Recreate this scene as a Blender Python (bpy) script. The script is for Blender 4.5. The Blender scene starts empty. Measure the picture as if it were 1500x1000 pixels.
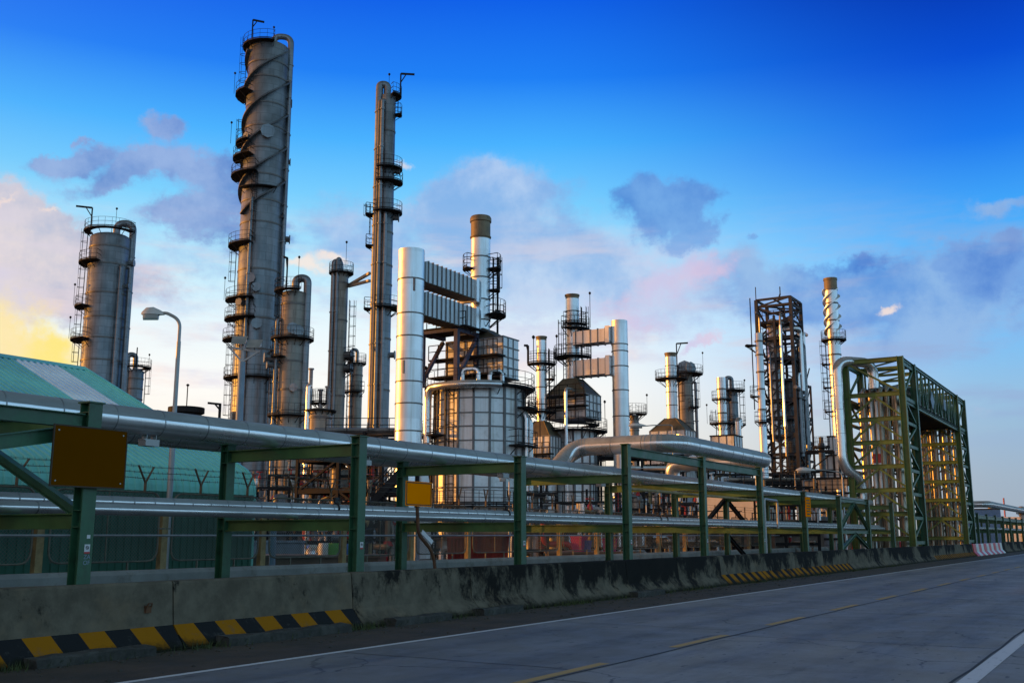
import bpy, math, random
from mathutils import Vector, Matrix
random.seed(7)
SC = bpy.context.scene
COL = SC.collection
R_ = math.radians
pi = math.pi

# ------------------------------------------------------------------ camera model (photo 1500 x 1000)
F = 1507.0
PITCH = math.atan(284 / F)
YAW = R_(31.5)
EYE = 1.6
FWD = (math.cos(YAW), math.sin(YAW)); RGT = (math.sin(YAW), -math.cos(YAW))

def hz(py, D):                                  # height of a photo row at horizontal distance D
    return EYE + D * math.tan(PITCH + math.atan((500 - py) / F))
def mpp(D, z):                                  # metres per photo pixel there
    return (D * math.cos(PITCH) + (z - EYE) * math.sin(PITCH)) / F
def at(px, py, D):
    z = hz(py, D); l = (px - 750) * mpp(D, z)
    return Vector((D * FWD[0] + l * RGT[0], D * FWD[1] + l * RGT[1], z))
def ray(px, py):
    u = 500 - py; r = px - 750
    fh = F * math.cos(PITCH) - u * math.sin(PITCH); up = F * math.sin(PITCH) + u * math.cos(PITCH)
    return Vector((fh * FWD[0] + r * RGT[0], fh * FWD[1] + r * RGT[1], up))
def on_v(px, py, v):
    d = ray(px, py); return Vector((d.x * v / d.y, v, EYE + d.z * v / d.y))
def on_u(px, py, u):
    d = ray(px, py); return Vector((u, d.y * u / d.x, EYE + d.z * u / d.x))

def lin(r, g, b):
    f = lambda c: ((c / 255 + .055) / 1.055) ** 2.4 if c > 10.31 else c / 255 / 12.92
    return (f(r), f(g), f(b))

# ------------------------------------------------------------------ mesh builder
class MB:
    def __init__(s): s.v = []; s.f = []; s.sm = []
    def add(s, vs, fs, smooth=False):
        o = len(s.v); s.v += [tuple(x) for x in vs]
        for f in fs: s.f.append(tuple(i + o for i in f)); s.sm.append(smooth)
        return s
    def box(s, c, size, rz=0):
        x, y, z = size[0] / 2, size[1] / 2, size[2] / 2
        cs, sn = math.cos(rz), math.sin(rz)
        vs = []
        for dx, dy, dz in ((-x,-y,-z),(x,-y,-z),(x,y,-z),(-x,y,-z),(-x,-y,z),(x,-y,z),(x,y,z),(-x,y,z)):
            vs.append((c[0] + dx*cs - dy*sn, c[1] + dx*sn + dy*cs, c[2] + dz))
        return s.add(vs, ((0,3,2,1),(4,5,6,7),(0,1,5,4),(1,2,6,5),(2,3,7,6),(3,0,4,7)))
    def b2(s, p, q):                                    # box from two corners
        return s.box([(p[i]+q[i])/2 for i in range(3)], [abs(q[i]-p[i]) for i in range(3)])
    def bar(s, p, q, w, h=None, up=(0,0,1)):            # rectangular bar p->q ; h along up
        h = h or w
        p = Vector(p); q = Vector(q); d = (q-p)
        if d.length < 1e-6: return s
        d.normalize(); u = Vector(up)
        if abs(d.dot(u)) > .98: u = Vector((1,0,0))
        a = d.cross(u).normalized(); b = a.cross(d).normalized()
        vs = []
        for e in (p, q):
            for i, j in ((-1,-1),(1,-1),(1,1),(-1,1)): vs.append(e + a*(i*w/2) + b*(j*h/2))
        return s.add(vs, ((0,1,2,3),(7,6,5,4),(0,4,5,1),(1,5,6,2),(2,6,7,3),(3,7,4,0)))
    def ibeam(s, p, q, w, h, t=.02, up=(0,0,1)):        # I section, flanges perpendicular to up
        p = Vector(p); q = Vector(q); d = (q-p).normalized(); u = Vector(up)
        a = d.cross(u).normalized(); b = a.cross(d).normalized()
        for k in (-1, 1): s.bar(p + b*k*(h/2-t/2), q + b*k*(h/2-t/2), w, t, up)
        return s.bar(p, q, t, h-2*t, up)
    def tube(s, path, r, n=8, caps=True, smooth=True):
        P = [Vector(p) for p in path]; m = len(P); rr = r if isinstance(r, (list, tuple)) else [r]*m
        T = []
        for i in range(m):
            a = P[min(i+1, m-1)] - P[max(i-1, 0)]; T.append(a.normalized())
        u = Vector((0,0,1)) if abs(T[0].z) < .9 else Vector((1,0,0))
        a = T[0].cross(u).normalized(); vs = []
        for i in range(m):
            if i: a = (a - T[i]*a.dot(T[i])).normalized()
            b = T[i].cross(a)
            for k in range(n):
                t = 2*pi*k/n; vs.append(P[i] + (a*math.cos(t) + b*math.sin(t))*rr[i])
        fs = [(i*n+k, i*n+(k+1)%n, (i+1)*n+(k+1)%n, (i+1)*n+k) for i in range(m-1) for k in range(n)]
        s.add(vs, fs, smooth)
        if caps:
            o = len(s.v) - len(vs)
            s.f.append(tuple(o+k for k in reversed(range(n)))); s.sm.append(False)
            s.f.append(tuple(o+(m-1)*n+k for k in range(n))); s.sm.append(False)
        return s
    def rail(s, p, q, t): return s.bar(p, q, t)
    def lathe(s, prof, n=24, c=(0,0,0), smooth=True, ph=0, capt=True):
        vs = []
        for r, z in prof:
            for k in range(n):
                t = 2*pi*(k+ph)/n; vs.append((c[0]+r*math.cos(t), c[1]+r*math.sin(t), c[2]+z))
        m = len(prof)
        s.add(vs, [(i*n+k, i*n+(k+1)%n, (i+1)*n+(k+1)%n, (i+1)*n+k) for i in range(m-1) for k in range(n)], smooth)
        if capt:
            o = len(s.v) - len(vs); s.f.append(tuple(o+(m-1)*n+k for k in range(n))); s.sm.append(False)
        return s
    def extrude(s, prof, p, q, smooth=False, closed=True):  # profile list of (y,z) swept along x from p to q
        n = len(prof)
        vs = [(p, y, z) for y, z in prof] + [(q, y, z) for y, z in prof]
        fs = [(k, (k+1) % n, n+(k+1) % n, n+k) for k in range(n if closed else n-1)]
        s.add(vs, fs, smooth)
        if closed:
            o = len(s.v)-2*n
            s.f.append(tuple(o+k for k in reversed(range(n)))); s.sm.append(False)
            s.f.append(tuple(o+n+k for k in range(n))); s.sm.append(False)
        return s
    def build(s, name, m, parent=None, loc=None):
        me = bpy.data.meshes.new(name); me.from_pydata(s.v, [], s.f)
        me.polygons.foreach_set('use_smooth', s.sm)
        if any(s.sm): me.set_sharp_from_angle(angle=R_(40))
        me.materials.append(m); me.validate(); me.update()
        o = bpy.data.objects.new(name, me); COL.objects.link(o)
        if loc is not None: o.location = loc
        if parent: o.parent = parent
        return o

def fillet(pts, rad, seg=6):
    P = [Vector(p) for p in pts]; out = [P[0]]
    for i in range(1, len(P)-1):
        a = (P[i-1]-P[i]); b = (P[i+1]-P[i]); r = min(rad, a.length*.49, b.length*.49)
        A = P[i] + a.normalized()*r; B = P[i] + b.normalized()*r
        for k in range(seg+1):
            t = k/seg; out.append(A*(1-t)**2 + P[i]*2*t*(1-t) + B*t*t)
    out.append(P[-1]); return out

def tag(o, label, cat, group=None, kind=None):
    if label: o['label'] = label
    if cat: o['category'] = cat
    if group: o['group'] = group
    if kind: o['kind'] = kind
    return o
def thing(name, label, cat, loc=(0,0,0), rz=0, group=None):
    o = bpy.data.objects.new(name, None); COL.objects.link(o); o.empty_display_size = .2
    o.location = loc; o.rotation_euler = (0,0,rz)
    return tag(o, label, cat, group)
def copy_tree(o, parent=None):
    c = o.copy(); COL.objects.link(c)
    if parent: c.parent = parent
    for ch in list(o.children): copy_tree(ch, c)
    return c

# ------------------------------------------------------------------ materials
def nd(t, kind, **kw):
    n = t.nodes.new(kind)
    for k, v in kw.items():
        if k in n.inputs: n.inputs[k].default_value = v
        else: setattr(n, k, v)
    return n
def mix(t, a, b, f, mode='MIX'):
    m = t.nodes.new('ShaderNodeMix'); m.data_type = 'RGBA'; m.blend_type = mode
    for i, x in ((0, f), (6, a), (7, b)):
        if hasattr(x, 'default_value') or hasattr(x, 'is_output'): t.links.new(x, m.inputs[i])
        else: m.inputs[i].default_value = (*x, 1) if isinstance(x, tuple) and len(x) == 3 else x
    return m.outputs[2]
def math_(t, op, a, b=None, c=None, clamp=False):
    m = t.nodes.new('ShaderNodeMath'); m.operation = op; m.use_clamp = clamp
    for i, x in enumerate((a, b, c)):
        if x is None: continue
        if hasattr(x, 'is_output'): t.links.new(x, m.inputs[i])
        else: m.inputs[i].default_value = x
    return m.outputs[0]
def rng(t, x, a, b, c=0., d=1., smooth=True):
    m = t.nodes.new('ShaderNodeMapRange'); m.interpolation_type = 'SMOOTHSTEP' if smooth else 'LINEAR'
    t.links.new(x, m.inputs[0])
    for i, v in enumerate((a, b, c, d)): m.inputs[i+1].default_value = v
    return m.outputs[0]
def noise(t, vec, scale, detail=4, rough=.55, sc=None):
    if sc:
        mp = nd(t, 'ShaderNodeMapping'); mp.inputs['Scale'].default_value = sc; t.links.new(vec, mp.inputs[0]); vec = mp.outputs[0]
    n = nd(t, 'ShaderNodeTexNoise', Scale=scale, Detail=detail, Roughness=rough); t.links.new(vec, n.inputs['Vector'])
    return n.outputs['Fac']
def newmat(name):
    m = bpy.data.materials.new(name); m.use_nodes = True; t = m.node_tree
    b = t.nodes['Principled BSDF']; return m, t, b
def pmat(name, col, rough=.5, metal=0., var=.25, scale=1.5, streak=0., grime=(.3,.22,.15), bump=0., bscale=30, panels=None, rough_var=.15, dirt=0., dirtcol=(.03,.025,.02), spec=.5):
    """paint or metal: broad tone variation, optional vertical streaks, sheet-panel joints, patches of dirt"""
    m, t, b = newmat(name)
    tc = nd(t, 'ShaderNodeTexCoord'); P = tc.outputs['Object']
    n1 = noise(t, P, scale, 5, .6)
    c = mix(t, tuple(x*(1-var) for x in col), tuple(min(1, x*(1+var)) for x in col), rng(t, n1, .3, .7))
    bumpin = None
    if panels:                                          # cylinder sheet cladding: angle x height
        pw, ph, R, dark = panels
        sx = nd(t, 'ShaderNodeSeparateXYZ'); t.links.new(P, sx.inputs[0])
        ang = math_(t, 'MULTIPLY', math_(t, 'ARCTAN2', sx.outputs[0], sx.outputs[1]), R)
        cb = nd(t, 'ShaderNodeCombineXYZ'); t.links.new(ang, cb.inputs[0]); t.links.new(sx.outputs[2], cb.inputs[1])
        br = nd(t, 'ShaderNodeTexBrick', Scale=1.0)
        br.inputs['Mortar Size'].default_value = .025; br.inputs['Brick Width'].default_value = pw; br.inputs['Row Height'].default_value = ph
        br.inputs['Color1'].default_value = (1,1,1,1); br.inputs['Color2'].default_value = (.8,.8,.8,1); br.inputs['Mortar'].default_value = (1-dark,)*3+(1,)
        br.inputs['Bias'].default_value = 0
        t.links.new(cb.outputs[0], br.inputs['Vector'])
        c = mix(t, c, br.outputs['Color'], 1.0, 'MULTIPLY')
    if streak:
        n2 = noise(t, P, 1.6, 5, .65, (1.6, 1.6, .07))
        c = mix(t, c, grime, math_(t, 'MULTIPLY', rng(t, n2, .48, .75), streak))
    if dirt:
        n3 = noise(t, P, scale*2.3, 7, .7)
        c = mix(t, c, dirtcol, math_(t, 'MULTIPLY', rng(t, n3, .5, .68), dirt))
    t.links.new(c, b.inputs['Base Color'])
    b.inputs['Metallic'].default_value = metal
    b.inputs['Specular IOR Level'].default_value = spec
    t.links.new(rng(t, n1, .25, .75, rough-rough_var*.5, rough+rough_var), b.inputs['Roughness'])
    if bump:
        bn = nd(t, 'ShaderNodeBump', Strength=bump, Distance=.02)
        t.links.new(noise(t, P, bscale, 5, .6), bn.inputs['Height']); t.links.new(bn.outputs[0], b.inputs['Normal'])
    return m

M = {}
M['clad'] = pmat('aluminium_cladding', (.78,.79,.79), .36, .9, .12, .6, .35, (.34,.31,.27), bump=.06, bscale=2.2)
M['pipe'] = pmat('pipe_cladding', (.74,.76,.77), .36, .8, .08, .8, .0, bump=.02, bscale=2, dirt=.25, dirtcol=(.30,.28,.25), rough_var=.08)
def dusty(m):
    t = m.node_tree; b = t.nodes['Principled BSDF']; c = b.inputs['Base Color'].links[0].from_socket; ro = b.inputs['Roughness'].links[0].from_socket
    g = nd(t, 'ShaderNodeNewGeometry'); sx = nd(t, 'ShaderNodeSeparateXYZ'); t.links.new(g.outputs['Normal'], sx.inputs[0])
    P = nd(t, 'ShaderNodeTexCoord').outputs['Object']
    k = math_(t, 'ADD', sx.outputs[2], math_(t, 'MULTIPLY', math_(t, 'SUBTRACT', noise(t, P, 1.4, 6, .7, (.5,1,1)), .5), .16))
    f = rng(t, k, .13, .18); du = mix(t, (.34,.36,.35), (.24,.25,.24), rng(t, noise(t, P, .8, 8, .7, (.6,3,3)), .35, .65))
    t.links.new(mix(t, c, du, f), b.inputs['Base Color'])
    t.links.new(math_(t, 'SUBTRACT', .85, math_(t, 'MULTIPLY', f, .8)), b.inputs['Metallic'])
    t.links.new(math_(t, 'ADD', math_(t, 'MULTIPLY', ro, .75), math_(t, 'MULTIPLY', f, .36)), b.inputs['Roughness'])
dusty(M['pipe'])
M['stack'] = pmat('stack_cladding', (.84,.86,.87), .36, .92, .1, .5, .5, (.44,.39,.32), panels=(2.4,2.4,1.0,.12))
M['column'] = pmat('weathered_column_cladding', (.25,.268,.285), .38, .7, .2, .5, .6, (.085,.09,.095), panels=(2.2,.9,2.3,.4))
M['column_warm'] = pmat('brown_column_cladding', (.33,.30,.255), .45, .5, .2, .5, .6, (.12,.095,.065), panels=(2.0,.9,1.6,.4))
M['column_dark'] = pmat('sooty_column_cladding', (.11,.11,.112), .45, .4, .2, .6, .6, (.06,.05,.04), panels=(2.0,.9,1.6,.4))
M['rust_cap'] = pmat('heat_stained_steel', (.24,.19,.12), .6, .4, .3, 1.5, .5, (.10,.07,.04))
M['furnace'] = pmat('furnace_sheet', (.78,.80,.80), .45, .35, .16, .45, .5, (.30,.245,.16), dirt=.3, dirtcol=(.22,.19,.15))
M['furnace_rib'] = pmat('furnace_rib_steel', (.19,.19,.19), .55, .4, .25, 1)
M['hood'] = pmat('rusted_hood_sheet', (.14,.115,.07), .6, .3, .35, .7, .6, (.05,.04,.025))
M['steel'] = pmat('dark_structural_steel', (.022,.0225,.024), .7, 0, .3, 1.2, spec=.12)
M['tower_steel'] = pmat('grey_tower_steel', (.05,.05,.054), .65, 0, .3, 1.2, spec=.2)
M['steel_violet'] = pmat('violet_grey_steel', (.085,.085,.13), .6, 0, .3, 1.2, spec=.2)
M['green'] = pmat('green_steel_paint', (.03,.105,.05), .42, 0, .22, 2, .35, (.015,.035,.018), dirt=.45, dirtcol=(.03,.035,.02), bump=.05, bscale=25)
M['olive'] = pmat('olive_steel_paint', (.085,.145,.03), .45, 0, .25, 1.5, .4, (.05,.055,.015))
M['beam'] = pmat('olive_beam_paint', (.075,.145,.04), .45, 0, .25, 1.5, .3, (.05,.055,.015))
M['warehouse'] = pmat('teal_corrugated_sheet', (.22,.66,.56), .34, .1, .12, .5, .2, (.06,.16,.12))
M['warehouse_wall_shaded'] = pmat('shaded_corrugated_wall', (.032,.135,.09), .45, .1, .15, .5, .3, (.04,.11,.08))  # wall green darkened to hold shade from the eaves and fence
M['skylight'] = pmat('pale_translucent_sheet', (.80,.88,.88), .3, 0, .1, .8, .2, (.45,.5,.5))
M['band'] = pmat('dark_seam_band', (.16,.15,.14), .5, .6, .25, 2)
M['gantry_pipe'] = pmat('dull_pipe_cladding', (.36,.32,.25), .30, .88, .2, .8, .6, (.15,.11,.06))
M['pipe_band'] = pmat('pipe_seam_strip', (.27,.28,.28), .45, .7, .2, 2)
M['duct'] = pmat('dull_duct_cladding', (.46,.48,.49), .42, .8, .12, .8, .4, (.28,.25,.2))
M['galv'] = pmat('galvanised_steel', (.36,.36,.35), .45, .6, .15, 3)
M['lampwhite'] = pmat('lamp_housing', (.55,.55,.52), .4, .1, .1, 5)
M['glass'] = pmat('lamp_lens', (.45,.45,.42), .2, 0, .1, 5)
M['fencepost'] = pmat('ochre_concrete_post', (.30,.22,.10), .75, 0, .3, 4, .4, (.12,.09,.05))
M['wire'] = pmat('chain_link_wire', (.14,.15,.13), .5, .5, .2, 3)
M['fenceframe'] = pmat('fence_tube', (.17,.16,.12), .55, .4, .3, 4)
M['arm'] = pmat('rusty_angle_arm', (.17,.12,.07), .65, .2, .3, 5)
M['sign_brown'] = pmat('dark_brown_sign_face', (.13,.043,.001), .8, 0, .05, 1, spec=0)
M['sign_orange'] = pmat('orange_sign_face', (.98,.245,.0), .8, 0, .05, 1, spec=0)
M['sign_edge'] = pmat('sign_edge', (.045,.025,.008), .6, 0, .2, 3)
M['sticker'] = pmat('white_sticker', (.6,.6,.6), .5, 0, .1, 8)
M['red'] = pmat('red_paint', (.42,.03,.03), .45, 0, .15, 2, .2, (.2,.02,.02))
M['darkred'] = pmat('dark_red_paint', (.22,.022,.02), .5, 0, .25, 1, .3, (.06,.015,.012))
M['white'] = pmat('white_paint', (.72,.72,.70), .5, 0, .08, 2, .25, (.4,.38,.34))
M['cream'] = pmat('cream_wall', (.66,.62,.56), .7, 0, .08, .8, .2, (.5,.45,.38))
M['magenta'] = pmat('magenta_plastic', (.42,.03,.16), .4, 0, .1, 2)
M['blue'] = pmat('blue_paint', (.03,.12,.36), .4, 0, .1, 2)
M['limegreen'] = pmat('lime_green_plastic', (.12,.40,.05), .4, 0, .1, 2)
M['rust'] = pmat('rusty_iron', (.12,.055,.025), .75, .2, .4, 8, bump=.2)
M['yellow'] = pmat('yellow_paint', (.50,.33,.03), .5, 0, .2, 3)
M['rubber'] = pmat('black_paint', (.015,.015,.016), .6, 0, .2, 5)
M['brown_wall'] = pmat('brown_block_wall', (.17,.12,.09), .85, 0, .2, 1)
M['bluegrey'] = pmat('blue_grey_paint', (.22,.29,.36), .55, 0, .15, 1.5, .3, (.12,.13,.13))

def ground_mat(name, a, b_, scale, rough, dark=None, darkamt=0, bump=.3, aniso=None):
    m, t, b = newmat(name); P = nd(t, 'ShaderNodeTexCoord').outputs['Object']
    c = mix(t, a, b_, rng(t, noise(t, P, scale, 8, .65), .32, .68))
    c = mix(t, c, tuple(x*.8 for x in a), math_(t, 'MULTIPLY', rng(t, noise(t, P, 40, 4, .7), .35, .7), .35))
    if dark:
        c = mix(t, c, dark, math_(t, 'MULTIPLY', rng(t, noise(t, P, .9, 8, .72, aniso or (1,1,1)), .48, .72), darkamt))
        c = mix(t, c, tuple(x*.5 for x in dark), math_(t, 'MULTIPLY', rng(t, noise(t, P, 2.6, 3, .5), .70, .76), darkamt*.9))
    t.links.new(c, b.inputs['Base Color'])
    t.links.new(rng(t, noise(t, P, 1.1, 6, .7), .3, .7, rough-.12, rough+.1), b.inputs['Roughness'])
    bn = nd(t, 'ShaderNodeBump', Strength=bump, Distance=.01); t.links.new(noise(t, P, 60, 6, .7), bn.inputs['Height']); t.links.new(bn.outputs[0], b.inputs['Normal'])
    return m
def road_mat(*a):
    m = ground_mat(*a); t = m.node_tree; b = t.nodes['Principled BSDF']; l = b.inputs['Base Color'].links[0]; c = l.from_socket
    P = nd(t, 'ShaderNodeTexCoord').outputs['Object']
    br = nd(t, 'ShaderNodeTexBrick', Scale=1.0); br.offset = 0
    for k, v in (('Mortar Size',0.),('Brick Width',6.1),('Row Height',3.85)): br.inputs[k].default_value = v
    br.inputs['Color1'].default_value = (.76,.77,.78,1); br.inputs['Color2'].default_value = (1.14,1.12,1.08,1)
    mp = nd(t, 'ShaderNodeMapping'); mp.inputs['Location'].default_value = (-10.6+61,-6.0+38.5,0); t.links.new(P, mp.inputs[0]); t.links.new(mp.outputs[0], br.inputs['Vector'])
    c = mix(t, c, br.outputs['Color'], 1.0, 'MULTIPLY')
    sx = nd(t, 'ShaderNodeSeparateXYZ'); t.links.new(P, sx.inputs[0]); y = sx.outputs[1]      # rubbered wheel tracks, two per lane
    tr = None
    for yc in (3.0, 4.8, 7.2, 8.9):
        g = math_(t, 'EXPONENT', math_(t, 'MULTIPLY', math_(t, 'POWER', math_(t, 'ABSOLUTE', math_(t, 'DIVIDE', math_(t, 'SUBTRACT', y, yc), .38)), 2.), -1.))
        tr = g if tr is None else math_(t, 'ADD', tr, g)
    tr = math_(t, 'MULTIPLY', tr, rng(t, noise(t, P, .5, 6, .7, (.3,2.5,1)), .3, .65))
    c = mix(t, c, (.06,.06,.062), math_(t, 'MULTIPLY', tr, .5))
    vo = nd(t, 'ShaderNodeTexVoronoi', Scale=.32, feature='DISTANCE_TO_EDGE')
    wn = nd(t, 'ShaderNodeTexNoise', Scale=2.2, Detail=6.); t.links.new(P, wn.inputs['Vector'])
    wa = nd(t, 'ShaderNodeVectorMath', operation='MULTIPLY_ADD'); t.links.new(wn.outputs['Color'], wa.inputs[0]); wa.inputs[1].default_value = (.5,.5,0); t.links.new(P, wa.inputs[2]); t.links.new(wa.outputs[0], vo.inputs['Vector'])
    cr = math_(t, 'MULTIPLY', rng(t, vo.outputs['Distance'], .002, .006, 1, 0), rng(t, noise(t, P, .22, 3, .5), .48, .56))
    c = mix(t, c, (.035,.035,.035), math_(t, 'MULTIPLY', cr, .8))
    sp = rng(t, noise(t, P, 3.3, 2, .4, (1,2.2,1)), .68, .72); c = mix(t, c, (.04,.04,.04), math_(t, 'MULTIPLY', sp, .7))
    t.links.new(c, b.inputs['Base Color']); return m
M['road'] = road_mat('road_concrete', (.20,.195,.18), (.27,.26,.235), .35, .62, (.085,.085,.085), .75, .5, (.22,1.4,1))
M['verge'] = ground_mat('verge_dirt', (.085,.06,.038), (.04,.034,.024), 1.2, .9, (.03,.03,.02), .6, .8)
M['shoulder'] = ground_mat('shoulder_dirt', (.13,.095,.06), (.08,.065,.045), 1.2, .9, (.05,.04,.03), .6, .8)
M['ground'] = ground_mat('plant_yard_concrete', (.085,.08,.07), (.055,.05,.045), .2, .9, (.03,.028,.025), .5, .3)

def worn_paint(name, col, under):
    m, t, b = newmat(name); P = nd(t, 'ShaderNodeTexCoord').outputs['Object']
    f = rng(t, noise(t, P, 9, 8, .75, (.6,1,1)), .56, .66)
    t.links.new(mix(t, col, under, math_(t, 'MULTIPLY', f, .75)), b.inputs['Base Color']); b.inputs['Roughness'].default_value = .6
    return m
M['line_white'] = worn_paint('worn_white_line', (.62,.63,.62), (.2,.2,.2))
M['line_yellow'] = worn_paint('worn_yellow_line', (.45,.27,.03), (.16,.15,.12))
M['joint'] = pmat('road_sealant', (.035,.036,.038), .8, 0, .3, 4)

def barrier_mat(name, mould, stripes=None):
    """rough concrete with black mould running from the top and a foot dark with moss and painted-in shade; painted stripes on the toe"""
    m, t, b = newmat(name); P = nd(t, 'ShaderNodeTexCoord').outputs['Object']
    oi = nd(t, 'ShaderNodeObjectInfo')
    ad = nd(t, 'ShaderNodeVectorMath', operation='ADD'); t.links.new(P, ad.inputs[0])
    cb = nd(t, 'ShaderNodeCombineXYZ'); t.links.new(math_(t, 'MULTIPLY', oi.outputs['Random'], 37.), cb.inputs[0]); t.links.new(cb.outputs[0], ad.inputs[1])
    Q = ad.outputs[0]
    c = mix(t, (.098,.083,.06), (.175,.148,.106), rng(t, noise(t, Q, 2.2, 8, .7), .3, .7))
    c = mix(t, c, (.24,.17,.10), math_(t, 'MULTIPLY', rng(t, noise(t, Q, 1.3, 5, .6), .52, .7), .4))
    sx = nd(t, 'ShaderNodeSeparateXYZ'); t.links.new(P, sx.inputs[0]); z = sx.outputs[2]
    if stripes is not None:
        a, bcol, wid, sl = stripes
        ph = math_(t, 'DIVIDE', math_(t, 'SUBTRACT', sx.outputs[0], math_(t, 'MULTIPLY', math_(t, 'SUBTRACT', z, .2), sl)), wid)
        fr = math_(t, 'GREATER_THAN', math_(t, 'FRACT', ph), .5)
        sc_ = mix(t, a, bcol, fr)
        wear = math_(t, 'MULTIPLY', rng(t, noise(t, Q, 5, 8, .75), .55, .72), .5)
        sc_ = mix(t, sc_, (.1,.095,.085), wear)
        zone = math_(t, 'MULTIPLY', math_(t, 'LESS_THAN', z, .335), math_(t, 'GREATER_THAN', z, .03))
        c = mix(t, c, sc_, zone)
    n = noise(t, Q, 1.3, 9, .74, (1,1,.75)); n2 = noise(t, Q, 6, 8, .75, (1,1,.45))
    nb = noise(t, Q, .45, 3, .5); k = math_(t, 'ADD', n, math_(t, 'MULTIPLY', math_(t, 'SUBTRACT', n2, .5), .35)); k = math_(t, 'ADD', k, math_(t, 'MULTIPLY', math_(t, 'SUBTRACT', nb, .5), 1.0))
    k = math_(t, 'ADD', k, math_(t, 'MULTIPLY', math_(t, 'SUBTRACT', z, .58), .26))
    c = mix(t, c, (.009,.009,.0085), math_(t, 'MULTIPLY', rng(t, k, .60-mould*.25, .74-mould*.20), .95))
    lo = rng(t, math_(t, 'ADD', z, math_(t, 'MULTIPLY', math_(t, 'SUBTRACT', noise(t, Q, 5, 6, .7), .5), .28)), .02, .17, 1, 0)
    c = mix(t, c, (.014,.015,.008), math_(t, 'MULTIPLY', lo, .92))  # shade mixed into the foot colour along with the moss
    t.links.new(c, b.inputs['Base Color']); b.inputs['Roughness'].default_value = .95; b.inputs['Specular IOR Level'].default_value = .12
    bn = nd(t, 'ShaderNodeBump', Strength=.5, Distance=.02); t.links.new(noise(t, Q, 18, 8, .7), bn.inputs['Height']); t.links.new(bn.outputs[0], b.inputs['Normal'])
    return m
YEL, BLK = (.34,.135,.006), (.02,.021,.022)
M['bar_stripe'] = barrier_mat('concrete_striped_toe', .05, (YEL, BLK, .82, -.35))
M['bar_stripe_far'] = barrier_mat('concrete_striped_toe_mouldy', .42, (YEL, BLK, .74, -.25))
M['bar_mould'] = barrier_mat('concrete_black_mould', 1.0)
M['bar_half'] = barrier_mat('concrete_part_mould', .55)
M['bar_redwhite'] = None
M['concrete'] = pmat('pale_wall_concrete', (.26,.265,.245), .85, 0, .18, 1.2, .0, bump=.3, dirt=.55, dirtcol=(.14,.12,.09))
M['kerb'] = pmat('mossy_kerb_concrete', (.055,.052,.045), .95, 0, .4, 4, 0, bump=.6, bscale=20, dirt=.8, dirtcol=(.02,.025,.012))
M['grass'] = pmat('verge_weeds', (.05,.065,.02), .8, 0, .5, 3)

# ------------------------------------------------------------------ setting: ground, road, lines
def sheet(name, m, x0, x1, y0, y1, z, kind='structure', nx=1):
    b = MB()
    for i in range(nx):
        a, c = x0+(x1-x0)*i/nx, x0+(x1-x0)*(i+1)/nx
        b.add([(a,y0,z),(c,y0,z),(c,y1,z),(a,y1,z)], [(0,1,2,3)])
    o = b.build(name, m); o['kind'] = kind; return o
sheet('ground', M['ground'], -3000, 9000, -4000, 6000, -.012)
sheet('road', M['road'], -80, 900, 1.2, 9.95, 0)
sheet('verge', M['verge'], -80, 400, 9.95, 12.8, -.004)
sheet('shoulder', M['shoulder'], -80, 400, -6, 1.2, -.004)
sheet('edge_line', M['line_white'], -80, 900, 9.82, 9.94, .004)
sheet('edge_line', M['line_white'], -80, 900, 1.82, 2.02, .004)
b = MB()
for k in range(-6, 70):
    x = 10.07 + 4.43*k
    b.add([(x,6.06,.004),(x+2.2,6.06,.004),(x+2.2,6.21,.004),(x,6.21,.004)], [(0,1,2,3)])
o = b.build('centre_line', M['line_yellow']); o['kind'] = 'structure'
b = MB()
pts = [(x, 6.00 + .012*math.sin(x*1.3) + .01*math.sin(x*.37)) for x in [i*.7 for i in range(-60, 500)]]
for (x0, y0), (x1, y1) in zip(pts, pts[1:]):
    b.add([(x0,y0-.022,.004),(x1,y1-.022,.004),(x1,y1+.022,.004),(x0,y0+.022,.004)], [(0,1,2,3)])
for k in range(-3, 40):
    x = 10.6 + 6.1*k
    for y0, y1, dx in ((2.05, 5.97, 0), (6.26, 9.8, .9)):
        n = 14; q = [(x+dx+random.uniform(-.015,.015)+.03*math.sin(i*.9+k), y0+(y1-y0)*i/n) for i in range(n+1)]
        for (xa, ya), (xb, yb) in zip(q, q[1:]):
            b.add([(xa-.012,ya,.004),(xa+.012,ya,.004),(xb+.012,yb,.004),(xb-.012,yb,.004)], [(0,1,2,3)])
o = b.build('road_joint', M['joint']); o['kind'] = 'structure'
# black edge crack beside the right line
b = MB()
for i in range(-40, 200):
    x0, x1 = i*1., i*1.+1
    f = lambda x: 2.055 + .012*math.sin(x*2.1) + .01*math.sin(x*.7)
    b.add([(x0,f(x0)-.015,.0045),(x1,f(x1)-.015,.0045),(x1,f(x1)+.022,.0045),(x0,f(x0)+.022,.0045)], [(0,1,2,3)])
o = b.build('road_edge_crack', M['joint']); o['kind'] = 'structure'

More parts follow.
